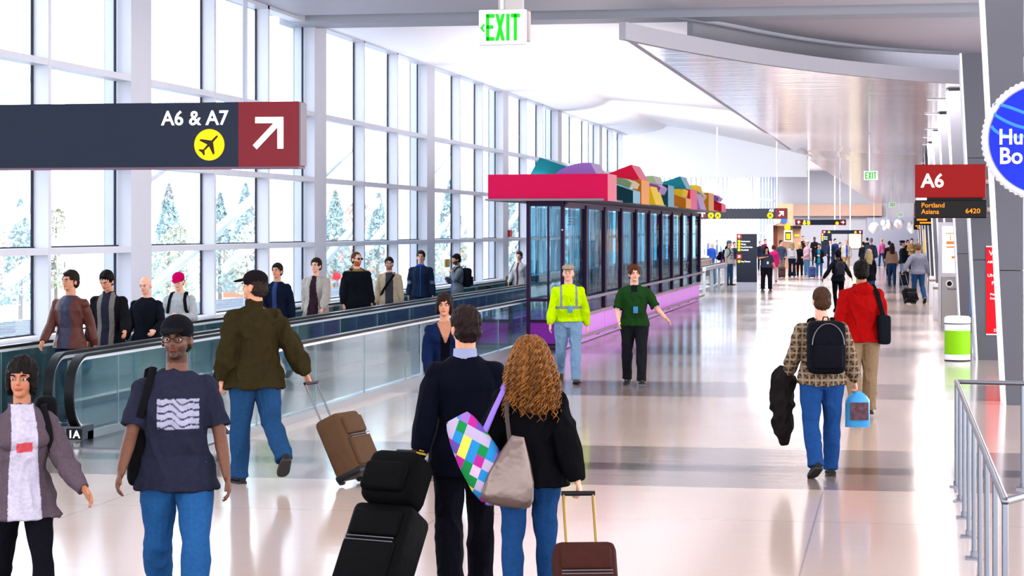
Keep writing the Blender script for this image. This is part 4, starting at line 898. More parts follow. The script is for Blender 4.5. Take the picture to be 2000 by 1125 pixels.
        J['top'] = garment(top.get('n', 'jacket'), f, top['c'] if isinstance(top['c'], list) else [top['c']], top.get('m', CLOTH), folds=top.get('folds', .006))
    for k in 'lr': shoe(J, k, shoes, J['root'], sole) if True else None
    for ch in root.children:
        if ch.name.startswith('shoe'): ch.location = (0, 0, dz)
    H_, RH = J['H'], J['RH']
    hv = .006 if fine else .009 if near else .014
    if hair:
        st, hc = hair[0], hair[1]; g = MB()
        if st in ('short', 'crop', 'bob', 'long', 'pony', 'messy'):
            t = .004 if st == 'crop' else .012 if st == 'short' else .018
            g.ell(H_((0, .024, 1.680)), (.078+t*.7, .090+t*.7, .084+t), RH, 18, 12)
            g.ell(H_((0, .045, 1.625)), (.074+t*.5, .070+t*.6, .07), RH, 16, 10)
            if st in ('short', 'messy'): g.ell(H_((0, -.048, 1.728)), (.052, .035, .022), RH)
            if st == 'messy':
                for q_ in range(26): a = q_*2.4; zz = .02+.08*((q_*7) % 10)/10; g.ell(H_((.075*math.cos(a), .03+.085*math.sin(a)*(.6 if math.sin(a) < 0 else 1), 1.66+zz*.9)), (.022, .022, .024))
            if st in ('bob', 'long', 'pony'):
                for sg in (1, -1): g.ell(H_((sg*.066, .005, 1.63)), (.028, .045, .085), RH)
            if st == 'long':
                l = hair[2] if len(hair) > 2 else .30; g.tube([H_((0, .05, 1.66)), H_((0, .075, 1.58)), T((0, .105, 1.46)), T((0, .115, 1.64-l)), T((0, .105, 1.60-l))], [(.085, .06), (.095, .055), (.105, .045), (.09, .035), (.05, .02)], 16, ref=(0, 1, 0))
                for sg in (1, -1): g.tube([H_((sg*.072, .0, 1.64)), H_((sg*.085, .0, 1.55)), T((sg*.09, -.02, 1.45)), T((sg*.085, -.05, 1.60-l))], [(.025, .035), (.03, .04), (.035, .04), (.02, .02)], 10)
            if st == 'pony': g.tube([H_((0, .11, 1.70)), H_((0, .15, 1.66)), H_((0, .14, 1.56)), H_((0, .12, 1.48))], [.025, .03, .028, .012], 10)
        elif st == 'fringe':
            g.ell(H_((0, .05, 1.625)), (.0795, .066, .062), RH, 16, 10)
        off(g); me, co, no = remesh(g, hv, 'hair', 1, .006 if s > 60 else 0, 30., seed)
        if st in ('crop', 'short', 'messy', 'bob', 'long', 'pony'): pass
        paint(me, np.tile(L3(hc)*.6, (len(co), 1))); me.materials.append(HAIRM); o = bpy.data.objects.new('hair', me); link(o, root)
    if cap:
        g = MB(); kind, cc = cap[0], cap[1]
        if kind == 'cap':
            g.ell(H_((0, .012, 1.700)), (.088, .108, .078), RH, 20, 12); g.ell(H_((0, -.118, 1.694)), (.066, .075, .010), RH@rotx(D2(12)), 16, 8)
        elif kind == 'back': g.ell(H_((0, .012, 1.700)), (.088, .108, .078), RH, 20, 12); g.ell(H_((0, .12, 1.68)), (.06, .06, .010), RH, 16, 8)
        elif kind == 'beret': g.ell(H_((.01, .012, 1.735)), (.108, .122, .042), RH, 20, 10); g.ell(H_((0, .012, 1.712)), (.084, .104, .045), RH, 18, 8)
        elif kind == 'flat': g.ell(H_((0, .0, 1.722)), (.092, .120, .050), RH, 20, 10); g.ell(H_((0, -.105, 1.706)), (.06, .045, .012), RH, 14, 8)
        elif kind == 'pilot': g.ell(H_((0, .01, 1.765)), (.105, .125, .028), RH, 20, 10); g.ell(H_((0, .012, 1.73)), (.086, .104, .04), RH, 18, 8); g.ell(H_((0, -.11, 1.70)), (.06, .045, .010), RH, 14, 8)
        off(g); me, co, no = remesh(g, hv, 'cap', 1); paint(me, np.tile(L3(cc)*.62, (len(co), 1))); me.materials.append(CLOTH); o = bpy.data.objects.new('cap', me); link(o, root)
    af = ((fa+p.get('hy', 0)+180) % 360)-180
    if near and abs(af) < 125:
        ec = mat('eye_white', (196, 188, 184), .3); ic = mat('iris', (44, 28, 22), .2)
        for sg in (1, -1):
            e = MB(); e.ell(H_((sg*.031, -.080, 1.645)), (.0135, .0105, .0062), RH, 12, 8); off(e); eo = e.build('eye', ec, root, smooth=True)
            i_ = MB(); i_.ell(H_((sg*.031, -.0878, 1.645)), (.0062, .005, .0058), RH, 10, 6); off(i_); i_.build('iris', ic, eo, smooth=True)
            w_ = MB(); w_.tube([H_((sg*.014, -.094, 1.665)), H_((sg*.031, -.095, 1.671)), H_((sg*.050, -.083, 1.666))], [(.004, .004), (.005, .005), (.003, .003)], 6); off(w_)
            w_.build('eyebrow', mat('brow_%d' % (hair[1][0] if hair else 60), tuple(int(v*.7) for v in (hair[1] if hair else (80, 60, 50))), .8), root, smooth=True)
    if glasses:
        g = MB(); dk = glasses == 'dark'
        for sg in (1, -1):
            if dk: g.ell(H_((sg*.033, -.101, 1.647)), (.027, .006, .019), RH, 12, 6)
            else: g.tube([H_((sg*.033+.024*math.cos(a), -.102, 1.645+.017*math.sin(a))) for a in np.linspace(0, 2*math.pi, 15)[:-1]], .0022, 6, ref=(0, 1, 0), closed=True)
            g.tube([H_((sg*.058, -.098, 1.65)), H_((sg*.079, -.02, 1.65)), H_((sg*.08, .015, 1.64))], .0025, 6)
        g.tube([H_((-.01, -.103, 1.65)), H_((.01, -.103, 1.65))], .0025, 6); off(g); g.build('glasses', mat('glasses_dark', (10, 10, 12), .15), root, smooth=True)
    J['W'] = lambda q: root_matrix(root)@Vector((q[0], q[1], q[2]+dz))
    return J
def root_matrix(o): return Matrix.Translation(o.location)@o.rotation_euler.to_matrix().to_4x4()@Matrix.Diagonal((*o.scale, 1))
# walking presets: (hip flex, knee bend, foot pitch)
def walk(front='l', a=22, back=-20):
    f, g = ('l', 'r') if front == 'l' else ('r', 'l')
    return {'leg'+f: (a, 6, -8), 'leg'+g: (back, 22, 32), 'arm'+g: (20, 7, 22, 10), 'arm'+f: (-18, 8, 10, 0)}
def stand(v=0): return [dict(legl=(2, 2, 0), legr=(-2, 0, 0), arml=(2, 8, 12, 10), armr=(-2, 8, 12, 10)), dict(legl=(-3, 0, 0), legr=(6, 8, 0), arml=(8, 10, 60, 40), armr=(0, 8, 10, 0)), dict(legl=(3, 0, 0), legr=(0, 0, 0), arml=(12, 12, 95, 45), armr=(12, 12, 90, 45), curll=50, curlr=50)][v]
# ------------------------------------------------------------------ bags
def attach(J, name, parts, label, cat, group=None, z0=0):
    """a carried thing at its carrier's own frame, kept as a separate top-level object"""
    r = J['root']; e = empty(name, tuple(r.location), r.rotation_euler[2], label, cat, group); e.scale = r.scale
    for nm, mb, m in parts:
        J['off'](mb); mb.build(nm, m, e, smooth=True)
    return e
def backpack(J, label, c=(18, 18, 24), w=.30, h=.44, d=.17, c2=None, group=None, z=1.22):
    T = J['T']; RT = np.stack([T((1, 0, 1))-T((0, 0, 1)), T((0, 1, 1))-T((0, 0, 1)), T((0, 0, 2))-T((0, 0, 1))], 1)
    key = 'pack_%d_%d_%d' % c; m = mat(key, c, .75, bump=.4, bscale=25, var=.2); m2 = mat('strap_dark', (14, 14, 18), .7) if not c2 else mat('pk_%d_%d_%d' % c2, c2, .7)
    y0 = .125+d/2+.01
    body = MB().rbox(T((0, y0, z)), (w, d, h), .07, RT); pk = MB().rbox(T((0, y0+d/2+.01, z-.08)), (w*.76, .07, h*.46), .03, RT)
    st = MB()
    for sg in (1, -1):
        st.tube([T((sg*.085, .12, z+h*.40)), T((sg*.10, .06, 1.49)), T((sg*.105, -.03, 1.475)), T((sg*.115, -.125, 1.38)), T((sg*.135, -.135, 1.24)), T((sg*.165, -.02, 1.10)), T((sg*.13, .12, z-h*.36))], [(.024, .007)]*7, 8, ref=(0, 1, 0))
    lp = MB().tube([T((-.03, y0-.03, z+h/2-.01)), T((-.02, y0-.03, z+h/2+.035)), T((.02, y0-.03, z+h/2+.035)), T((.03, y0-.03, z+h/2-.01))], .007, 6)
    zp = MB().tube([T((w*.42*math.cos(a), y0+d/2+.002, z+.03+h*.40*math.sin(a))) for a in np.linspace(0, math.pi, 12)], .005, 6)
    return attach(J, 'backpack', [('body', body, m), ('pocket', pk, m), ('strap', st, m2), ('carry_loop', lp, m2), ('zip', zp, mat('zip_grey', (110, 110, 118), .4, .5))], label, 'backpack', group)
def suitcase(x, y, z, rz, tilt, w, d, h, c, label, grip=None, hl=.45, hc=(150, 150, 156), soft=True, group=None, tall_pocket=True, slots=2):
    e = empty('suitcase', (x, y, z), rz, label, 'suitcase', group); R = rotx(-tilt); m = mat('case_%d_%d_%d' % c, c, .65, bump=.25, bscale=18, var=.12)
    o = lambda q: R@np.array(q, float)
    wz = .045; MB().rbox(o((0, d/2, wz+h/2)), (w, d, h), .05, R).build('shell', m, e, smooth=True)
    MB().rbox(o((0, -.012, wz+h*.36)), (w*.84, .05, h*.5), .02, R).build('pocket', m, e, smooth=True); MB().rbox(o((0, -.010, wz+h*.80)), (w*.84, .045, h*.26), .02, R).build('pocket', m, e, smooth=True)
    b = MB()
    for zz in (.62, .12): b.box(0, 0, 0, 0, 0, 0) if False else None
    b.tube([o((-w*.5, d*.35, wz+.05)), o((-w*.502, d*.35, wz+h-.05))], .006, 6).tube([o((w*.5, d*.35, wz+.05)), o((w*.502, d*.35, wz+h-.05))], .006, 6); b.build('zip', mat('zip_grey', (110, 110, 118), .4, .5), e)
    hd = MB(); hx = w*.22; top = wz+h+hl
    for sg in (1, -1): hd.tube([o((sg*hx, d*.85, wz+h-.03)), o((sg*hx, d*.85, top))], .008, 8)
    hb = hd.build('pull_handle', mat('handle_%d_%d_%d' % hc, hc, .3, .8), e, smooth=True); MB().tube([o((-hx-.012, d*.85, top)), o((hx+.012, d*.85, top))], .015, 10).build('hand_grip', BLKP, hb, smooth=True)
    MB().tube([o((-.07, d*.5, wz+h-.005)), o((-.05, d*.5, wz+h+.03)), o((.05, d*.5, wz+h+.03)), o((.07, d*.5, wz+h-.005))], .01, 8).build('carry_handle', BLKP, e, smooth=True)
    for sg in (1, -1):
        q = o((sg*w*.4, d*.88, .03)); MB().tube([q-np.array((.018, 0, 0)), q+np.array((.018, 0, 0))], .032, 14, ref=(0, 1, 0)).build('wheel', BLACK, e, smooth=True)
    return e
jeans = (38, 84, 140); dj = (24, 48, 92)
def plaid(x, y, z, n): return ((np.floor(x*18)+np.floor(z*16)) % 2 == 0)
def plaid2(x, y, z, n): return (np.abs((z*16) % 1-.5) < .14) | (np.abs((x*18) % 1-.5) < .12)
# --- foreground walkers
J = person('man in dark t-shirt with pale streaked print and black cap walking towards us', 345, 335, 8, 1.79, skin='d', w=1.08, hy=-12, belly=.02,
    top=dict(n='tshirt', c=[(40, 42, 60), ((176, 176, 200), lambda x, y, z, n: (np.abs(x-.01) < .118) & (np.abs(z-1.235) < .085) & (n[:, 1] < -.2)), ((58, 58, 84), lambda x, y, z, n: (np.abs(x-.01) < .118) & (np.abs(z-1.235) < .085) & (n[:, 1] < -.2) & (np.abs(((z*24+.5*np.sin(x*24)+.25*np.sin(x*61)) % 1)-.5) < .12))], inf=.022, hem=.80, sl=.44, cuff=.014, folds=.010),
    pants=dict(n='jeans', c=(40, 92, 150), inf=.018, flare=.02), hair=('crop', (20, 18, 18)), cap=('cap', (18, 18, 24)), glasses='clear', shoes=(40, 40, 44), beard=(60, 36, 28),
    legl=(16, 12, -4), legr=(-14, 22, 26), arml=(6, 12, 14, 10), armr=(14, 14, 20, 0), curll=30, curlr=30)
T = J['T']
attach(J, 'shoulder_bag', [('body', MB().rbox((-.215, .10, 1.02), (.13, .24, .42), .05), mat('bag_black', (16, 16, 20), .8, bump=.3)), ('strap', MB().tube([T((-.20, .10, 1.2)), T((-.16, .09, 1.47)), T((-.13, .0, 1.49)), T((-.155, -.11, 1.40)), T((-.20, -.10, 1.22)), (-.22, 0, 1.16)], [(.022, .006)]*6, 8, ref=(0, 1, 0)), mat('bag_black', (16, 16, 20), .8))],
    'black bag hanging at the side of the man in printed t-shirt', 'bag')
J = person('dark haired woman in open mauve grey jacket and white top walking at left edge', 42, 345, 20, 1.60, skin='t', fem=1, hy=-20,
    top=dict(c=[(92, 78, 88), open_front((200, 194, 214), .075, .05), ((210, 80, 90), lambda x, y, z, n: (np.abs(x) < .05) & (np.abs(z-1.24) < .03) & (n[:, 1] < -.3))], inf=.024, hem=.80, flare=.03, collar=.02, folds=.010), pants=dict(c=(16, 16, 24), inf=.008, flare=.004), hair=('bob', (22, 16, 16)), shoes=(24, 22, 24),
    legl=(24, 10, -6), legr=(-18, 24, 28), arml=(26, 18, 22, -20), armr=(-22, 10, 10, 0), curll=22)
attach(J, 'shoulder_bag', [('body', MB().rbox((.17, .17, 1.36), (.14, .16, .34), .05), mat('bag_black', (16, 16, 20), .8, bump=.3)), ('strap', MB().tube([(.17, .15, 1.3), (.15, .08, 1.485), (.13, -.02, 1.48), (.15, -.12, 1.36), (.17, -.1, 1.2)], [(.02, .006)]*5, 8, ref=(0, 1, 0)), mat('strap_dark', (14, 14, 18), .7))], 'black backpack over the shoulder of the woman in mauve grey jacket', 'bag')
JB = person('tall man in olive brown jacket and dark cap striding away with a suitcase', 497, 213, 205, 1.90, skin='m', w=1.12, hy=38,
    top=dict(c=[(52, 44, 24)], inf=.040, hem=.80, flare=.015, collar=.06, folds=.016, cuff=.0), pants=dict(n='jeans', c=(36, 74, 118), inf=.022, flare=.014), hair=('crop', (50, 40, 34)), cap=('cap', (28, 22, 26)), shoes=(26, 24, 26),
    legl=(6, 2, 0), legr=(-16, 38, 36), arml=(-8, 14, 22, 20), armr=(-14, 26, 8, 0), curlr=70, curll=50)
JS = person('man in dark navy suit walking away beside the curly haired woman', 908, 312, 186, 1.80, skin='m', w=1.04, hy=16,
    top=dict(n='suit_jacket', c=[(10, 13, 27)], inf=.026, hem=.76, flare=.02, folds=.006), pants=dict(c=(12, 13, 22), inf=.02, flare=.022), hair=('short', (38, 24, 24)), shoes=(16, 16, 18),
    legl=(-12, 20, 26), legr=(16, 8, -6), arml=(-14, 12, 8, 0), armr=(10, 8, 20, 0), curll=70)
g = MB(); g.tube([JS['T']((0, .014, 1.455)), JS['T']((0, .010, 1.525))], [(.076, .074), (.070, .068)], 16, ref=(0, 1, 0)); JS['off'](g); g.build('shirt_collar', mat('collar_blue', (150, 156, 190), .8), JS['root'], smooth=True)
def braid(J, c, cs, sg):
    b = MB()
    for q in (1.02, 1.055): 
        t = 0
    el, wr = J['el'+sg], J['wr'+sg]
    for t in (.72, .80, .88): p = el+(wr-el)*t; d = unit(wr-el); b.tube([p-d*.006, p+d*.006], .052, 16, ref=(0, 1, 0))
    J['off'](b); b.build('sleeve_stripe', mat('braid_gold', c, .5, .3), J['root'], smooth=True)
braid(JS, (214, 168, 30), 3, 'l')
JC = person('woman with long curly golden brown hair in black jacket and jeans walking away', 1034, 330, 182, 1.645, skin='l', fem=1, w=1.04, hy=8,
    top=dict(c=[(12, 12, 16)], inf=.036, hem=.84, flare=.005, folds=.010, collar=.03, cuff=.0), pants=dict(n='jeans', c=(30, 70, 122), inf=.008, flare=.004), shoes=(40, 34, 30),
    legl=(-8, 10, 14), legr=(8, 4, 0), armr=(-16, 14, 4, 0), arml=(4, 18, 30, 10), curlr=75)
H_ = JC['H']; b = MB(); rg = random.Random(4)            # curls
b.ell(H_((0, .03, 1.67)), (.095, .105, .098), JC['RH'], 16, 10); b.tube([H_((0, .05, 1.64)), H_((0, .09, 1.54)), H_((0, .125, 1.40)), H_((0, .13, 1.30))], [(.10, .07), (.12, .07), (.13, .05), (.09, .03)], 14, ref=(0, 1, 0))
for i in range(520):
    a = rg.uniform(-2.2, 2.2); z0 = rg.uniform(1.64, 1.768); r0 = math.sqrt(max(.0, 1-((z0-1.67)/.1)**2)) if z0 > 1.67 else 1
    px_, py_ = math.sin(a)*.098*r0, .03+math.cos(a)*.108*r0; ln = rg.uniform(.22, .40)*(1 if math.cos(a) > -.3 else .75); ph = rg.random()*6.28; fr_ = rg.uniform(26, 40); P = []
    for q in range(20):
        t = q/19; sp = 1+.62*t**.7-(.25*t*t); hx = px_*sp*(1.0+.25*t); hy_ = .03+(py_-.03)*(1+.15*t)+.055*t; am = .006+.010*t
        P.append(H_((hx+am*math.sin(fr_*t+ph), hy_+am*math.cos(fr_*t+ph), z0-ln*t)))
    b.tube(P, [(.0065, .0065)]*14+[(.0055, .0055)]*3+[(.003, .003)]*3, 5)
JC['off'](b); me = b.mesh('hair'); n = len(me.vertices); rs = np.random.RandomState(3); cc = np.empty((n, 3)); cc[:] = L3((108, 66, 28))
idx = np.arange(n); k0 = n-520*100; strand = np.clip((idx-k0)//100, 0, 519); tone = rs.uniform(.42, 1.55, 520)[strand]; cc *= tone[:, None]; cc[:k0] = L3((84, 54, 30)); paint(me, cc)
me.materials.append(vcmat('curl', .4, .1, 40., spec=.1)); me.polygons.foreach_set('use_smooth', [True]*len(me.polygons)); o = bpy.data.objects.new('hair', me); link(o, JC['root'])
# her bags
tb = MB(); R0 = rotx(D2(0)); c0 = np.array((.27, .10, 1.02))
def bagshape(c, w, d, h, tilt, taper=0):
    b = MB(); n = 24; vs = []; fs = []; rows_ = [(-1, .55), (-.9, .85), (-.6, 1), (0, 1.0), (.5, .88), (.85, .70), (1, .55)] if not taper else [(-1, .62), (-.9, .92), (-.7, 1), (-.2, .9), (.3, .66), (.7, .42), (1, .24)]; ct, st = math.cos(tilt), math.sin(tilt)
    for zz, k in rows_:
        for j in range(n):
            th = 2*math.pi*j/n; cx, cy = math.cos(th), math.sin(th); x = w/2*k*math.copysign(abs(cx)**.7, cx); y = d/2*k*math.copysign(abs(cy)**.7, cy); z = zz*h/2
            vs.append((c[0]+x*ct-z*st, c[1]+y, c[2]+x*st+z*ct))
    for i in range(len(rows_)-1):
        for j in range(n): fs.append((i*n+j, i*n+(j+1) % n, (i+1)*n+(j+1) % n, (i+1)*n+j))
    return b.add(vs, fs+[tuple(reversed(range(n))), tuple((len(rows_)-1)*n+j for j in range(n))])
def patch_mat():
    m = bpy.data.materials.new('patchwork'); m.use_nodes = True; nt = m.node_tree; b = nt.nodes['Principled BSDF']; L = nt.links.new; b.inputs['Roughness'].default_value = .8
    tc = nt.nodes.new('ShaderNodeTexCoord'); mp = nt.nodes.new('ShaderNodeMapping'); mp.inputs['Rotation'].default_value = (0, .42, 0); mp.inputs['Scale'].default_value = (18, 1.5, 14.5); vf = nt.nodes.new('ShaderNodeVectorMath'); vf.operation = 'FLOOR'
    wn2 = nt.nodes.new('ShaderNodeTexWhiteNoise'); cr = nt.nodes.new('ShaderNodeValToRGB'); cr.color_ramp.interpolation = 'CONSTANT'
    L(tc.outputs['Object'], mp.inputs[0]); L(mp.outputs[0], vf.inputs[0]); L(vf.outputs[0], wn2.inputs[0]); L(wn2.outputs[0], cr.inputs[0]); L(cr.outputs[0], b.inputs['Base Color']); b.inputs['Specular IOR Level'].default_value = .1
    cs = [(80, 60, 140), (150, 138, 164), (190, 180, 66), (150, 30, 120), (14, 110, 54), (30, 110, 165), (124, 88, 160), (180, 150, 176)]
    el = cr.color_ramp.elements; el[0].color = (*lin(cs[0]), 1)
    el[1].position = .125; el[1].color = (*lin(cs[1]), 1)
    for i in range(2, 8): q = el.new(i/8.); q.color = (*lin(cs[i]), 1)
    return m
VIO = mat('violet_strap', (140, 110, 205), .7)
bg = bagshape((.325, .16, 1.03), .27, .20, .56, D2(-28)); st = MB()
for off_ in (0, .075): st.tube([(.29+off_*.2, .12+off_, 1.16), (.22+off_*.1, .13+off_, 1.33), (.15, .07+off_*.6, 1.475), (.15, -.04, 1.475), (.22, -.08, 1.33), (.30, .06, 1.15)], [(.016, .004)]*6, 8, ref=(0, 1, 0))
bt = bagshape((.325-.272*math.sin(D2(28))*-1*-1+.0, .16, 1.03), .001, .001, .001, 0) if False else MB().ell((.325-.28*math.sin(D2(28)), .16, 1.03-.28*math.cos(D2(28))), (.10, .082, .035), np.array(((math.cos(D2(28)), 0, math.sin(D2(28))), (0, 1, 0), (-math.sin(D2(28)), 0, math.cos(D2(28))))), 16, 8)
attach(JC, 'patchwork_bag', [('body', bg, patch_mat()), ('strap', st, VIO), ('base', bt, VIO)], 'colourful patchwork tote bag with violet straps on the curly haired woman', 'bag')
bg2 = bagshape((.12, .24, .95), .33, .15, .44, D2(10), taper=1); st2 = MB().tube([(.13, .24, 1.11), (.15, .20, 1.3), (.135, .10, 1.48), (.13, -.02, 1.49), (.15, -.10, 1.35), (.2, .02, 1.15)], [(.013, .004)]*6, 8, ref=(0, 1, 0))
attach(JC, 'handbag', [('body', bg2, mat('bronze_leather', (112, 94, 88), .3, .5, bump=.5, bscale=9, var=.15)), ('strap', st2, mat('bag_strap', (60, 50, 50), .5))], 'shiny silver brown leather handbag on the back of the curly haired woman', 'bag')
# rolling luggage in front
def loc_from(J, q): return J['W'](q)
def place_case(J, side, w, d, h, c, label, along, dist, **kw):
    g = J['W'](J['grip'+side]); rz = J['root'].rotation_euler[2]
    fx, fy = math.sin(rz+along), -math.cos(rz+along)      # direction of travel
    wz = .045; gh = g.z; bx, by = g.x-fx*dist, g.y-fy*dist; tilt = math.atan2(dist, gh-.03)
    L_ = math.hypot(dist, gh-.03)
    return suitcase(bx, by, kw.pop('z', 0.0), rz+along, -tilt if False else tilt, w, d, h, c, label, hl=max(.05, L_-h-wz+.0), **kw)
def rollcase(J, side, w, d, h, c, label, dist, yaw=0., rack=None, **kw):
    g = J['W'](J['grip'+side]); rz = J['root'].rotation_euler[2]+yaw; fx, fy = math.sin(rz), -math.cos(rz); tilt = math.atan2(dist, g.z-.03)
    e = empty('suitcase', (g.x-fx*dist, g.y-fy*dist, .03), rz, label, 'suitcase'); R = rotx(tilt)      # leans towards the carrier (-Y)
    o = lambda q: R@np.array(q, float); m = mat('case_%d_%d_%d' % c, c, kw.get('rough', .65), bump=.25, bscale=18, var=.12); LN = math.hypot(dist, g.z-.03)
    MB().rbox(o((0, d/2, h/2+.01)), (w, d, h), .05, R).build('shell', m, e, smooth=True)
    MB().rbox(o((0, d+.012, h*.34)), (w*.84, .05, h*.46), .02, R).build('pocket', m, e, smooth=True); MB().rbox(o((0, d+.010, h*.77)), (w*.80, .045, h*.28), .02, R).build('pocket', m, e, smooth=True)
    MB().rbox(o((0, d/2, .03)), (w*1.01, d*1.02, .06), .02, R).build('base_guard', BLKP, e, smooth=True)
    b = MB()
    for zz in (.56, .60): b.tube([o((-w*.4, d+.036, h*zz)), o((w*.4, d+.036, h*zz))], .004, 6)
    b.build('zip', mat('zip_grey', (110, 110, 118), .4, .5), e)
    hc = kw.get('hc', (120, 120, 126)); hx = w*.24; hd = MB(); top = o((0, .03, LN))
    for sg in (1, -1): hd.tube([o((sg*hx, .03, h-.03)), o((sg*hx, .03, LN))], .009, 8)
    hb = hd.build('pull_handle', mat('handle_%d_%d_%d' % hc, hc, .35, .6), e, smooth=True); MB().tube([o((-hx-.012, .03, LN)), o((hx+.012, .03, LN))], .015, 10).build('hand_grip', BLKP, hb, smooth=True)
    for sg in (1, -1):
        q = o((sg*w*.40, .03, 0)); MB().tube([q-np.array((.018, 0, 0)), q+np.array((.018, 0, 0))], .032, 14, ref=(0, 1, 0)).build('wheel', BLACK, e, smooth=True)
    return e, o, R
rollcase(JB, 'r', .42, .27, .58, (86, 62, 44), 'brown soft suitcase on wheels pulled by the man in olive jacket', .42, D2(40))
rollcase(JC, 'r', .36, .22, .50, (60, 30, 26), 'dark red brown suitcase with golden pull handle at the bottom edge', .50, D2(2), hc=(176, 140, 70))
e, o_, R_2 = rollcase(JS, 'l', .42, .28, .60, (8, 8, 10), 'large black wheeled suitcase pulled by the man in navy suit', .50, D2(-34))
for q, (sz, lab, c) in enumerate((((.36, .26, .34), 'black soft flight bag stacked on the black wheeled suitcase', (9, 9, 11)),)):
    mm = bpy.data.objects.new('flight_bag', None); COL.objects.link(mm); mm.location = e.location; mm.rotation_euler = e.rotation_euler; tag(mm, lab, 'bag')
    M_ = mat('flight_black', c, .8, bump=.5, bscale=12, var=.2)
    MB().rbox(o_((0, .20, .60+.01+sz[2]/2)), sz, .07, R_2).build('body', M_, mm, smooth=True); MB().rbox(o_((0, .20+sz[1]/2+.02, .60+sz[2]*.42)), (sz[0]*.8, .07, sz[2]*.55), .03, R_2).build('pocket', M_, mm, smooth=True)
    MB().tube([o_((-.08, .2, .94)), o_((-.06, .2, .985)), o_((.06, .2, .985)), o_((.08, .2, .94))], .012, 8).build('carry_handle', BLKP, mm, smooth=True)
J = person('dark haired woman in blue open shirt walking towards us behind the suit man', 868, 187, 6, 1.65, skin='m', fem=1, hy=-10, top=dict(c=[(18, 34, 72), open_front((12, 10, 18), .05, .0), ((200, 140, 112), lambda x, y, z, n: (np.abs(x) < .07-(1.42-z)*.35) & (z > 1.25) & (n[:, 1] < -.1))], inf=.022, hem=.74, flare=.02), pants=dict(c=(16, 16, 22), inf=.012), hair=('bob', (44, 28, 22)), **walk('l'))
# --- middle distance
JY = person('older man in neon yellow safety shirt, pale jeans and flat cap', 1110, 129, 2, 1.755, skin='l', w=1.06, belly=.03, hy=-8,
    top=dict(n='shirt', c=[(206, 250, 0), ((150, 158, 150), lambda x, y, z, n: (np.abs(z-1.135) < .022) & (np.abs(x) < .2)), ((150, 158, 150), lambda x, y, z, n: (np.abs(np.abs(x)-.115) < .018) & (z > 1.15))], inf=.030, hem=.93, flare=0, cuff=-.004, folds=.009), pants=dict(n='jeans', c=(136, 172, 208), inf=.022, flare=.01), hair=('fringe', (150, 146, 140)), cap=('flat', (168, 150, 130)), shoes=(70, 50, 36), sole=(40, 30, 26), legl=(10, 4, -4), legr=(-6, 34, 30), arml=(-6, 12, 14, 10), armr=(10, 12, 16, 10))
def lanyard(J, c=(20, 40, 50), b_=(80, 150, 200), x=0.02):
    T = J['T']; g = MB(); 
    for sg in (1, -1): g.tube([T((sg*.06, .0, 1.475)), T((sg*.055, -.115, 1.40)), T((sg*.03, -.158, 1.27)), T((x, -.165, 1.17))], .004, 6)
    J['off'](g); o = g.build('lanyard', mat('lan_%d' % c[0], c, .6), J['root']); g = MB().rbox(T((x, -.175-J['p'].get('belly', 0)*.6, 1.115)), (.07, .008, .10), .004); J['off'](g); g.build('badge', mat('badge_%d' % b_[0], b_, .4), J['root'], smooth=True)
lanyard(JY)
JG = person('man in dark green shirt with blue badge walking towards us', 1239, 130.5, -4, 1.74, skin='l', w=1.08, belly=.03, hy=10, top=dict(n='shirt', c=[(30, 66, 28), ((18, 26, 30), lambda x, y, z, n: (np.abs(x) < .05) & (z > 1.38) & (n[:, 1] < 0))], inf=.030, hem=.86, sl=.5, cuff=.014, folds=.009), pants=dict(c=(32, 34, 40), inf=.02, flare=.01), hair=('messy', (92, 50, 34)), shoes=(36, 34, 34), legl=(10, 4, -4), legr=(-6, 12, 10), armr=(16, 14, 34, 30), arml=(12, 30, 24, -30), curll=15, curlr=15)
lanyard(JG, (24, 30, 60), (60, 130, 190))
JP = person('man in brown plaid shirt and blue jeans walking away with black backpack', 1604, 207, 183, 1.735, skin='l', w=1.14, hy=5, top=dict(n='shirt', c=[(120, 96, 76), ((72, 54, 42), plaid), ((160, 142, 120), plaid2)], inf=.028, hem=.86, folds=.008), pants=dict(n='jeans', c=(34, 76, 138), inf=.016, flare=.016), hair=('crop', (76, 50, 36)), shoes=(28, 26, 28), legl=(-10, 22, 26), legr=(6, 2, 0), arml=(6, 16, 40, 10), armr=(-4, 16, 22, 0), curll=60, curlr=70)
backpack(JP, 'large black backpack worn by the man in plaid shirt', (14, 15, 22), .36, .50, .20)
g = MB(); T = JP['T']; w0 = JP['grip'+'l']+np.array((.03, 0, .02))
g.tube([w0+np.array(v) for v in ((-.01, .06, .10), (0.01, .03, .04), (.02, .0, -.15), (.02, .0, -.4), (.0, .02, -.62))], [(.06, .10), (.11, .13), (.115, .13), (.10, .11), (.05, .05)], 14, ref=(0, 1, 0))
JP['off'](g); me, co, no = remesh(g, .008, 'coat', 2, .02, 9., 3); paint(me, np.tile(L3((26, 22, 22)), (len(co), 1))); cc = None; me.materials.append(CLOTH)
r = JP['root']; o = bpy.data.objects.new('draped_coat', me); link(o); o.location = r.location; o.rotation_euler = r.rotation_euler; o.scale = r.scale; tag(o, 'dark coat draped over the arm of the man in plaid shirt', 'coat')
b = MB(); gr = JP['gripr']; pw, ph = .17, .34
vs = []; fs = []
for i in range(9):
    zz = -i/8*ph; wd = pw*(.30+.70*min(1, i/1.6)); th = .01+.035*math.sin(math.pi*i/8)
    for j in range(10): a = 2*math.pi*j/10; vs.append((gr[0]-.03+math.cos(a)*wd*.7, gr[1]+math.sin(a)*(th+.03), gr[2]+zz-.01))
fs = [(i*10+j, i*10+(j+1) % 10, (i+1)*10+(j+1) % 10, (i+1)*10+j) for i in range(8) for j in range(10)]+[tuple(reversed(range(10))), tuple(80+j for j in range(10))]
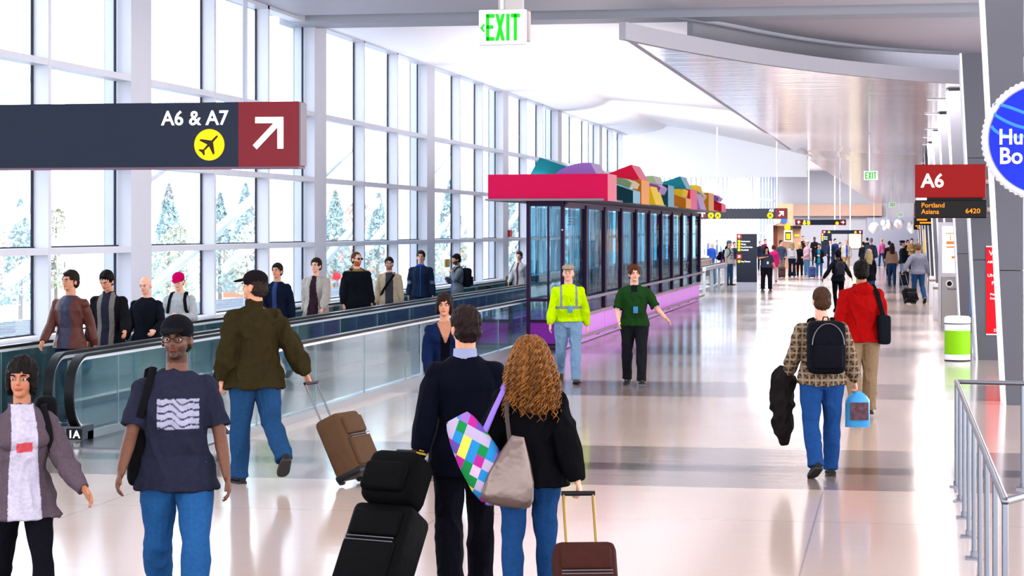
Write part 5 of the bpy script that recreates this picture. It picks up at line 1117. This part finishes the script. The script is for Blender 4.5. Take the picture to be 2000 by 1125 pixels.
b.add(vs, fs); pb_ = MB().box(gr[0]-.12, gr[0]+.055, gr[1]+.069, gr[1]+.076, gr[2]-.28, gr[2]-.11)
attach(JP, 'shopping_bag', [('body', b, mat('blue_plastic', (70, 160, 220), .25, bscale=9, var=.2)), ('print', pb_, mat('bag_print', (90, 60, 70), .5, bscale=22, var=.9))], 'blue plastic shopping bag in the hand of the man in plaid shirt', 'shopping bag')
JR = person('man in red hooded jacket and khaki trousers walking away', 1682, 157, 184, 1.865, skin='t', w=1.1, hy=-6, top=dict(c=[(168, 12, 12)], inf=.036, hem=.84, flare=.01, hood=1, folds=.012), pants=dict(c=(150, 124, 96), inf=.026, flare=.016), hair=('short', (22, 14, 12)), shoes=(60, 42, 34), legl=(-6, 16, 20), legr=(4, 2, 0), arml=(0, 12, 14, 0), armr=(-2, 12, 40, 40))
attach(JR, 'messenger_bag', [('body', MB().rbox((-.235, .12, .98), (.14, .22, .34), .04), mat('bag_navy', (18, 20, 28), .8, bump=.3)), ('strap', MB().tube([(-.23, .14, 1.12), (-.16, .12, 1.40), (-.12, .05, 1.50), (-.10, -.05, 1.49), (-.17, -.15, 1.35), (-.24, .05, 1.13)], [(.028, .006)]*6, 8, ref=(0, 1, 0)), mat('strap_dark', (14, 14, 18), .7))], 'black shoulder bag of the man in red jacket', 'bag')
# --- riders on the far walkway
ZW = .012
K = dict(z=ZW)
def ride(label, px, s, fa, H, X=None, **kw):
    dxx = 0
    return person(label, px, s, fa, H, z=ZW, **kw)
ride('man in brown leather jacket riding the walkway, leftmost rider', 137, 161, -18, 1.755, skin='m', hy=-14, top=dict(c=[(98, 50, 42), open_front((60, 58, 84), .075)], m=LEATH, inf=.024, hem=.84), pants=dict(n='jeans', c=(30, 50, 92)), hair=('short', (44, 30, 26)), **walk('l', 12, -10))
ride('man in black coat with long grey scarf looking down on the walkway', 212, 152, -8, 1.74, skin='m', hp=22, hy=-8, top=dict(c=[(24, 24, 28), open_front((44, 46, 62), .07), ((128, 122, 118), lambda x, y, z, n: (np.abs(np.abs(x)-.085) < .03) & (n[:, 1] < -.1) & (z < 1.5))], inf=.03, hem=.70, flare=.02, collar=.03), pants=dict(c=(24, 26, 36)), hair=('short', (20, 16, 18)), legl=(6, 4, 0), legr=(-4, 4, 4), arml=(14, 14, 46, -10), armr=(0, 8, 14, 0))
ride('bald man in plain black long sleeved shirt on the walkway', 286, 147, -14, 1.66, skin='l', w=1.06, hp=12, top=dict(n='shirt', c=[(22, 24, 34)], inf=.018, hem=.84), pants=dict(c=(24, 24, 30)), legl=(3, 2, 0), legr=(-2, 2, 0), arml=(10, 14, 60, 10), armr=(6, 10, 20, 0))
J = ride('person in bright pink cap and pale grey sweater using a phone', 350, 138, -6, 1.665, skin='l', hp=16, top=dict(n='sweater', c=[(186, 190, 194)], inf=.026, hem=.82), pants=dict(c=(70, 70, 80)), cap=('cap', (206, 0, 92)), hair=('fringe', (90, 70, 60)), **stand(2))
backpack(J, 'dark green backpack worn by the person in pink cap', (24, 40, 36), .28, .42, .15)
mid_ = (J['gripl']+J['gripr'])/2; attach(J, 'phone', [('body', MB().rbox(J['gripr']+np.array((.03, -.02, .01)), (.14, .012, .07), .006), BLKP)], 'dark phone held by the person in pink cap', 'phone')
ride('man in navy coat with grey cap standing behind the olive jacket man', 541, 120, -12, 1.71, skin='m', hy=-6, top=dict(c=[(18, 26, 46), open_front((50, 70, 120), .035)], inf=.028, hem=.72, flare=.02), pants=dict(c=(24, 28, 46)), hair=('short', (36, 28, 26)), legl=(8, 4, 0), legr=(-8, 8, 10), arml=(-4, 10, 16, 0), armr=(10, 8, 40, 20))
ride('man in open beige trench coat striding along the walkway', 617, 112, -16, 1.80, skin='l', hy=-4, top=dict(n='trench_coat', c=[(186, 176, 168), open_front((54, 34, 46), .05, .10)], inf=.030, hem=.50, flare=.10, folds=.012), pants=dict(c=(34, 52, 96)), hair=('short', (46, 32, 26)), **walk('r', 22, -18))
J = ride('bearded man in black parka with tan fur hood and dark sunglasses', 697, 104, 22, 1.845, skin='l', w=1.14, hy=18, beard=(146, 72, 36), glasses='dark', top=dict(c=[(20, 22, 30), ((146, 116, 66), lambda x, y, z, n: z > 1.44)], inf=.042, hem=.74, hood=1, flare=.0), pants=dict(c=(30, 32, 40)), hair=('crop', (96, 60, 42)), **stand(0))
backpack(J, 'black backpack on the bearded man with sunglasses', (20, 22, 28), .30, .46, .20)
J = ride('man in cream trench coat with dark strap and glasses', 760, 98.5, 4, 1.72, skin='l', glasses='clear', w=1.02, top=dict(n='trench_coat', c=[(206, 186, 156), open_front((66, 68, 78), .075, .02)], inf=.030, hem=.62, flare=.05), pants=dict(c=(20, 20, 24)), hair=('short', (34, 22, 20)), beard=(120, 84, 66), **stand(0))
g = MB(); T = J['T']; g.tube([T((.11, .05, 1.47)), T((.09, -.12, 1.42)), T((-.02, -.17, 1.27)), T((-.12, -.15, 1.12)), T((-.17, -.05, 1.0))], [(.024, .006)]*5, 8, ref=(0, 1, 0)); attach(J, 'bag_strap', [('strap', g, mat('strap_dark', (14, 14, 18), .7))], 'dark strap across the chest of the cream trench coat man', 'strap')
ride('man in dark blue zipped jacket with bright blue zip standing on walkway', 822, 91.5, -2, 1.815, skin='l', w=1.06, top=dict(c=[(34, 46, 68), zipline((30, 90, 200)), ((30, 90, 200), lambda x, y, z, n: z > 1.475), ((120, 130, 160), lambda x, y, z, n: (np.abs(x) > .2) & (np.abs(z-1.13) < .03))], inf=.028, hem=.84, collar=.025, folds=.008), pants=dict(n='jeans', c=(44, 76, 120)), hair=('short', (54, 38, 30)), **stand(0))
J = ride('man in grey hoodie holding a phone to his ear', 893, 84, -68, 1.70, skin='m', hp=10, beard=(60, 44, 38), top=dict(c=[(118, 124, 134), open_front((52, 84, 150), .04)], inf=.032, hem=.80, hood=0), pants=dict(c=(26, 28, 38)), hair=('short', (26, 20, 20)), legl=(4, 0, 0), legr=(-2, 0, 0), arml=(34, 14, 138, 40), armr=(20, 10, 100, 40))
backpack(J, 'black hiking backpack on the man phoning in grey hoodie', (24, 26, 34), .30, .46, .20)
J = ride('person in white top with olive bag beside the display case', 1014, 73, -20, 1.72, skin='l', fem=1, top=dict(n='shirt', c=[(214, 214, 216), ((120, 40, 60), lambda x, y, z, n: (np.abs(x) < .03) & (n[:, 1] < -.3))], inf=.024, hem=.86), pants=dict(c=(70, 62, 50)), hair=('short', (80, 60, 50)), **walk('l'))
attach(J, 'shoulder_bag', [('body', MB().rbox((-.27, -.02, .98), (.16, .30, .28), .06), mat('olive_bag', (84, 78, 52), .8, bump=.4)), ('strap', MB().tube([(-.26, 0, 1.1), (-.18, .0, 1.46), (-.12, .0, 1.5), (-.2, -.12, 1.3), (-.26, -.1, 1.1)], [(.016, .005)]*5, 6), mat('olive_bag', (84, 78, 52), .8))], 'olive shoulder bag beside the display case', 'bag')
# --- beyond the display case
JL = person('heavyset woman in dark polo holding a phone to her mouth beside the directory', 1497, 51, -8, 1.63, skin='m', fem=1, w=1.35, belly=.03, hy=20, top=dict(n='shirt', c=[(66, 68, 88)], inf=.028, hem=.90, sl=.5, cuff=.01), pants=dict(c=(26, 26, 36), inf=.022, flare=.03), hair=('long', (16, 14, 18), .26), armr=(72, 24, 112, 55), arml=(-4, 20, 10, 0), legl=(2, 0, 0), legr=(0, 0, 0), spread=.04)
lanyard(JL, (30, 30, 40), (240, 240, 240), .06)
JW = person('woman in dark jacket walking away with grey backpack and white bag', 1637, 68.7, 184, 1.665, skin='d', fem=1, top=dict(c=[(34, 40, 52)], inf=.024, hem=.86), pants=dict(c=(16, 16, 22), inf=.006, flare=0), hair=('short', (20, 20, 34)), legl=(-4, 14, 20), legr=(6, 2, 0), arml=(2, 30, 14, -10), armr=(4, 30, 26, -10), curll=70)
backpack(JW, 'grey and black backpack worn by the woman with the white bag', (44, 46, 56), .30, .46, .17)
gl_ = JW['gripl']; b = MB(); vs = [(gl_[0]+math.cos(2*math.pi*j/10)*wd, gl_[1]+math.sin(2*math.pi*j/10)*wd*.4, gl_[2]-zz) for zz, wd in ((-.01, .015), (.08, .04), (.2, .10), (.38, .15), (.42, .13)) for j in range(10)]
b.add(vs, [(i*10+j, i*10+(j+1) % 10, (i+1)*10+(j+1) % 10, (i+1)*10+j) for i in range(4) for j in range(10)]+[tuple(reversed(range(10))), tuple(40+j for j in range(10))]); attach(JW, 'shopping_bag', [('body', b, mat('white_plastic', (236, 236, 240), .4))], 'white plastic carrier bag in the hand of the woman with grey backpack', 'shopping bag')
JM = person('man in pale blue grey jacket and jeans pulling a black suitcase away', 1793, 62, 186, 1.855, skin='l', w=1.08, hy=-10, top=dict(c=[(150, 154, 176)], inf=.034, hem=.88, cuff=0), pants=dict(n='jeans', c=(44, 88, 140)), hair=('short', (128, 100, 84)), shoes=(120, 120, 124), legl=(4, 2, 0), legr=(-8, 30, 34), arml=(-14, 34, 4, 0), armr=(0, 14, 20, 0), curll=70)
rollcase(JM, 'l', .42, .26, .40, (24, 24, 32), 'small black suitcase pulled by the man in pale grey jacket', .50, D2(12))
def crowd(label, px, yh, H, fa, top, pants, hair, s=None, **kw):
    s = s or (yh-HY)/max(.02, CH-H); return person(label, px, s, fa, H, top=top, pants=pants, hair=hair, **kw)
S0, S1, S2 = stand(0), stand(1), stand(2)
def tp(c, **k): d = dict(c=c if isinstance(c, list) else [c], inf=.026, hem=.84); d.update(k); return d
def pt(c, **k): d = dict(c=c, inf=.014, flare=.01); d.update(k); return d
jn = (46, 84, 136); bk = (22, 22, 28)
crowd('blonde woman in black coat with grey tote walking away', 1697, 490, 1.66, 178, tp((22, 24, 32), hem=.78), pt(jn), ('long', (226, 200, 150), .34), s=64, fem=1, skin='l', **walk('l', 10, -10))
crowd('long haired woman in light brown jacket seen from behind', 1742, 477, 1.72, 176, tp((170, 132, 108), hem=.9), pt((34, 60, 104)), ('long', (58, 34, 28), .30), s=47.6, fem=1, skin='l', **S0)
crowd('man in black beret and dark vest facing right', 1757, 472, 1.81, 80, tp((30, 36, 48)), pt((110, 146, 190)), ('crop', (120, 110, 104)), s=46.4, cap=('beret', (24, 26, 40)), skin='l', dx=.12, **S1)
crowd('man in blue grey jacket and jeans walking away in the far crowd', 1701, 465, 1.86, 182, tp((64, 72, 96)), pt((80, 124, 176)), ('crop', (150, 146, 144)), s=40, skin='l', **walk('r', 14, -12))
crowd('woman in pink top with navy backpack far off', 1722, 466, 1.70, 190, tp((224, 110, 170)), pt((36, 60, 110)), ('short', (190, 160, 110)), s=31.5, fem=1, **walk('l', 12, -10))
crowd('dark haired woman in black behind the slim white bins', 1826, 476, 1.66, -60, tp((26, 26, 38), hem=.7), pt(bk), ('long', (30, 24, 26), .3), s=45, fem=1, dx=-.05, **S1)
crowd('man in cream vest over white shirt facing us', 1808, 467, 1.80, 4, tp([(190, 168, 140), open_front((236, 236, 236), .06)]), pt((150, 140, 130)), ('short', (110, 90, 78)), s=38, **S0)
crowd('black haired woman beside the man in yellow brown jacket', 1773, 468, 1.66, 10, tp((28, 28, 36)), pt(bk), ('bob', (24, 18, 22)), s=33, fem=1, **S0)
crowd('dark haired man in yellow brown jacket in the far crowd', 1781, 466.5, 1.76, -6, tp((176, 140, 80)), pt((40, 40, 50)), ('short', (22, 18, 22)), s=34, **S2)
crowd('woman in camel coat near the cream vest man', 1795, 468, 1.70, 30, tp((196, 170, 140), hem=.6), pt(bk), ('short', (150, 110, 80)), s=31, fem=1, **S1)
crowd('long haired woman in white top and dark flared trousers from behind', 1547, 474, 1.68, 182, tp((222, 222, 232), hem=.92, inf=.014), pt((28, 34, 56), flare=.06), ('long', (180, 160, 120), .26), s=40, fem=1, **S0)
JD = crowd('man in blue grey sweater holding a brown suitcase in the group', 1526, 470.5, 1.77, 16, tp((70, 80, 104)), pt((150, 134, 120)), ('short', (50, 34, 30)), s=40, hy=30, **S1)
def upright(px, s, w, d, h, c, label, hl=.4):
    x, y = P2(px, s); return suitcase(x, y, 0, TH, 0., w, d, h, c, label, hl=hl)
upright(1527.5, 40.6, .34, .22, .48, (74, 56, 56), 'brown upright suitcase with raised handle in front of the group', .48)
upright(1587, 40.8, .32, .22, .50, (62, 76, 130), 'blue upright suitcase beside the man in pink shirt', .30)
upright(1767, 47.8, .38, .24, .56, (30, 34, 48), 'dark upright suitcase beside the man in black beret', .35)
crowd('blonde woman in black dress facing us among the group', 1562, 476, 1.62, 10, tp((22, 22, 30), hem=.6, flare=.02), pt(bk), ('long', (226, 190, 120), .34), s=39.4, fem=1, **S0)
crowd('man in pale pink shirt and light cap facing left', 1576, 471.5, 1.73, -78, tp((216, 176, 190), inf=.036), pt((90, 136, 180)), None, s=39.8, cap=('cap', (196, 190, 180)), w=1.15, belly=.03, shoes=(220, 220, 220), **S1)
crowd('woman in black coat over turquoise top with pink shoes', 1600, 476.5, 1.61, -14, tp([(30, 28, 38), open_front((30, 150, 180), .07)], hem=.74, flare=.03), pt((50, 100, 150)), ('short', (60, 42, 36)), s=40.2, fem=1, shoes=(236, 80, 140), hp=12, **stand(2))
JPi = crowd('airline pilot in navy suit and peaked cap walking towards us', 1622, 468, 1.75, -4, tp([(30, 40, 68), open_front((226, 226, 232), .03)], hem=.78), pt((30, 40, 68)), ('crop', (50, 40, 36)), s=34, cap=('pilot', (30, 36, 60)), **walk('l'))
crowd('man in black with folded arms in the far crowd', 1591, 463.5, 1.80, 4, tp((26, 24, 30)), pt(bk), ('crop', (40, 26, 24)), s=30.2, skin='d', **stand(2))
crowd('man in dark jacket behind the blonde woman in black', 1569, 461.5, 1.86, 10, tp((40, 30, 38)), pt(bk), ('crop', (60, 40, 34)), s=30.0, **S0)
crowd('person in dark red top behind the woman on the phone', 1495, 468, 1.70, 6, tp((130, 30, 64)), pt(jn), ('short', (110, 70, 50)), s=32, **S1)
crowd('person in dark jacket just right of the directory pylon', 1485, 472.5, 1.62, 20, tp((28, 34, 52)), pt(bk), ('short', (120, 120, 140)), s=34, **S0)
crowd('white haired person in pink top in the far crowd', 1503.5, 470.5, 1.64, -10, tp((230, 150, 180)), pt((90, 80, 90)), ('bob', (220, 210, 205)), s=31.5, fem=1, **S0)
crowd('girl with red brown hair in magenta jacket beside the phoning woman', 1511, 480.5, 1.60, 176, tp((232, 40, 130), hem=.7), pt((220, 216, 222)), ('bob', (100, 40, 30)), s=44, fem=1, **S0)
crowd('person in dark blue jacket near the food stand', 1515, 465, 1.72, -6, tp((36, 48, 96)), pt(bk), ('fringe', (200, 190, 186)), s=30.5, **S0)
crowd('man in black cap and dark vest in front of the food stand', 1524.5, 459, 1.90, 20, tp((40, 48, 62)), pt(bk), ('crop', (30, 26, 28)), s=30.0, cap=('cap', (24, 28, 38)), **S0)
crowd('man in cream jacket over blue shirt with tan trousers', 1653, 469.5, 1.74, 2, tp([(206, 200, 186), open_front((40, 80, 190), .05)]), pt((196, 156, 110)), ('crop', (170, 160, 154)), s=36.5, **stand(0))
crowd('small dark haired person behind the woman with grey backpack', 1641, 475, 1.56, 12, tp((44, 50, 56)), pt(bk), ('short', (22, 20, 24)), s=35, **S0)
crowd('person in blue jacket behind the airline pilot', 1631.5, 467.5, 1.72, 30, tp((30, 52, 100)), pt(bk), ('short', (40, 30, 32)), s=31.5, **S0)
crowd('woman with dark hair in brown top left of the man in black', 1558, 466, 1.68, -14, tp((120, 80, 66)), pt(bk), ('bob', (70, 40, 30)), s=30.3, fem=1, **S0)
crowd('person in dark coat right of the lit poster frame', 1686, 473, 1.60, 180, tp((30, 34, 44), hem=.7), pt(bk), ('short', (24, 22, 26)), s=35, **S0)
crowd('dark clad person with black hair beside the light brown jacket woman', 1737, 473, 1.70, 170, tp((30, 30, 38)), pt(bk), ('short', (20, 18, 22)), s=39, dx=-.0, **S0)
crowd('dark person partly behind the man in blue grey jacket', 1694, 464.5, 1.76, 176, tp((34, 40, 52)), pt(bk), ('crop', (30, 30, 36)), s=30.3, **S0)
# riders and others left of the directory
crowd('tall man in blue grey jacket on the far end of the walkway', 1386, 465, 1.86, 8, tp([(88, 104, 130), open_front((120, 130, 150), .05)], hem=.8, inf=.034), pt((60, 70, 96)), ('crop', (180, 160, 150)), s=36.3, z=ZW, **S0)
crowd('person in bright blue shirt in front of the tall blue grey jacket man', 1389.5, 476, 1.58, 0, tp([(40, 80, 180)]), pt((60, 90, 150)), ('crop', (200, 180, 170)), s=37.5, z=ZW, **S0)
crowd('person in dark grey jacket behind on the far end of the walkway', 1401, 470, 1.70, 14, tp((80, 84, 98)), pt((60, 60, 70)), ('short', (150, 110, 96)), s=35, z=ZW, **S1)
J = crowd('boy in purple t-shirt leaning on the rail with dark backpack', 1412, 479, 1.62, 62, tp((92, 40, 160), sl=.5), pt((30, 40, 70)), ('short', (18, 16, 20)), s=45.5, hp=26, lean=14, **S1)
backpack(J, 'black backpack worn by the boy in purple t-shirt', (18, 18, 24), .28, .42, .16)
J = crowd('man in white printed t-shirt, grey cap and jeans facing right', 1424.5, 472, 1.82, 48, tp([(226, 228, 228), ((120, 140, 130), lambda x, y, z, n: (np.abs(x) < .1) & (z > 1.05) & (z < 1.35) & ((z*40) % 1 < .3) & (n[:, 1] < -.3))], sl=.5, inf=.022), pt((60, 100, 150)), ('short', (90, 70, 60)), s=46.7, cap=('cap', (120, 130, 160)), **S0)
backpack(J, 'black backpack worn by the man in white t-shirt', (22, 22, 28), .26, .40, .14)
crowd('person in dark blue half hidden behind the directory pylon', 1434.5, 474, 1.68, 10, tp((40, 50, 84)), pt(bk), ('short', (90, 70, 66)), s=40, **S0)
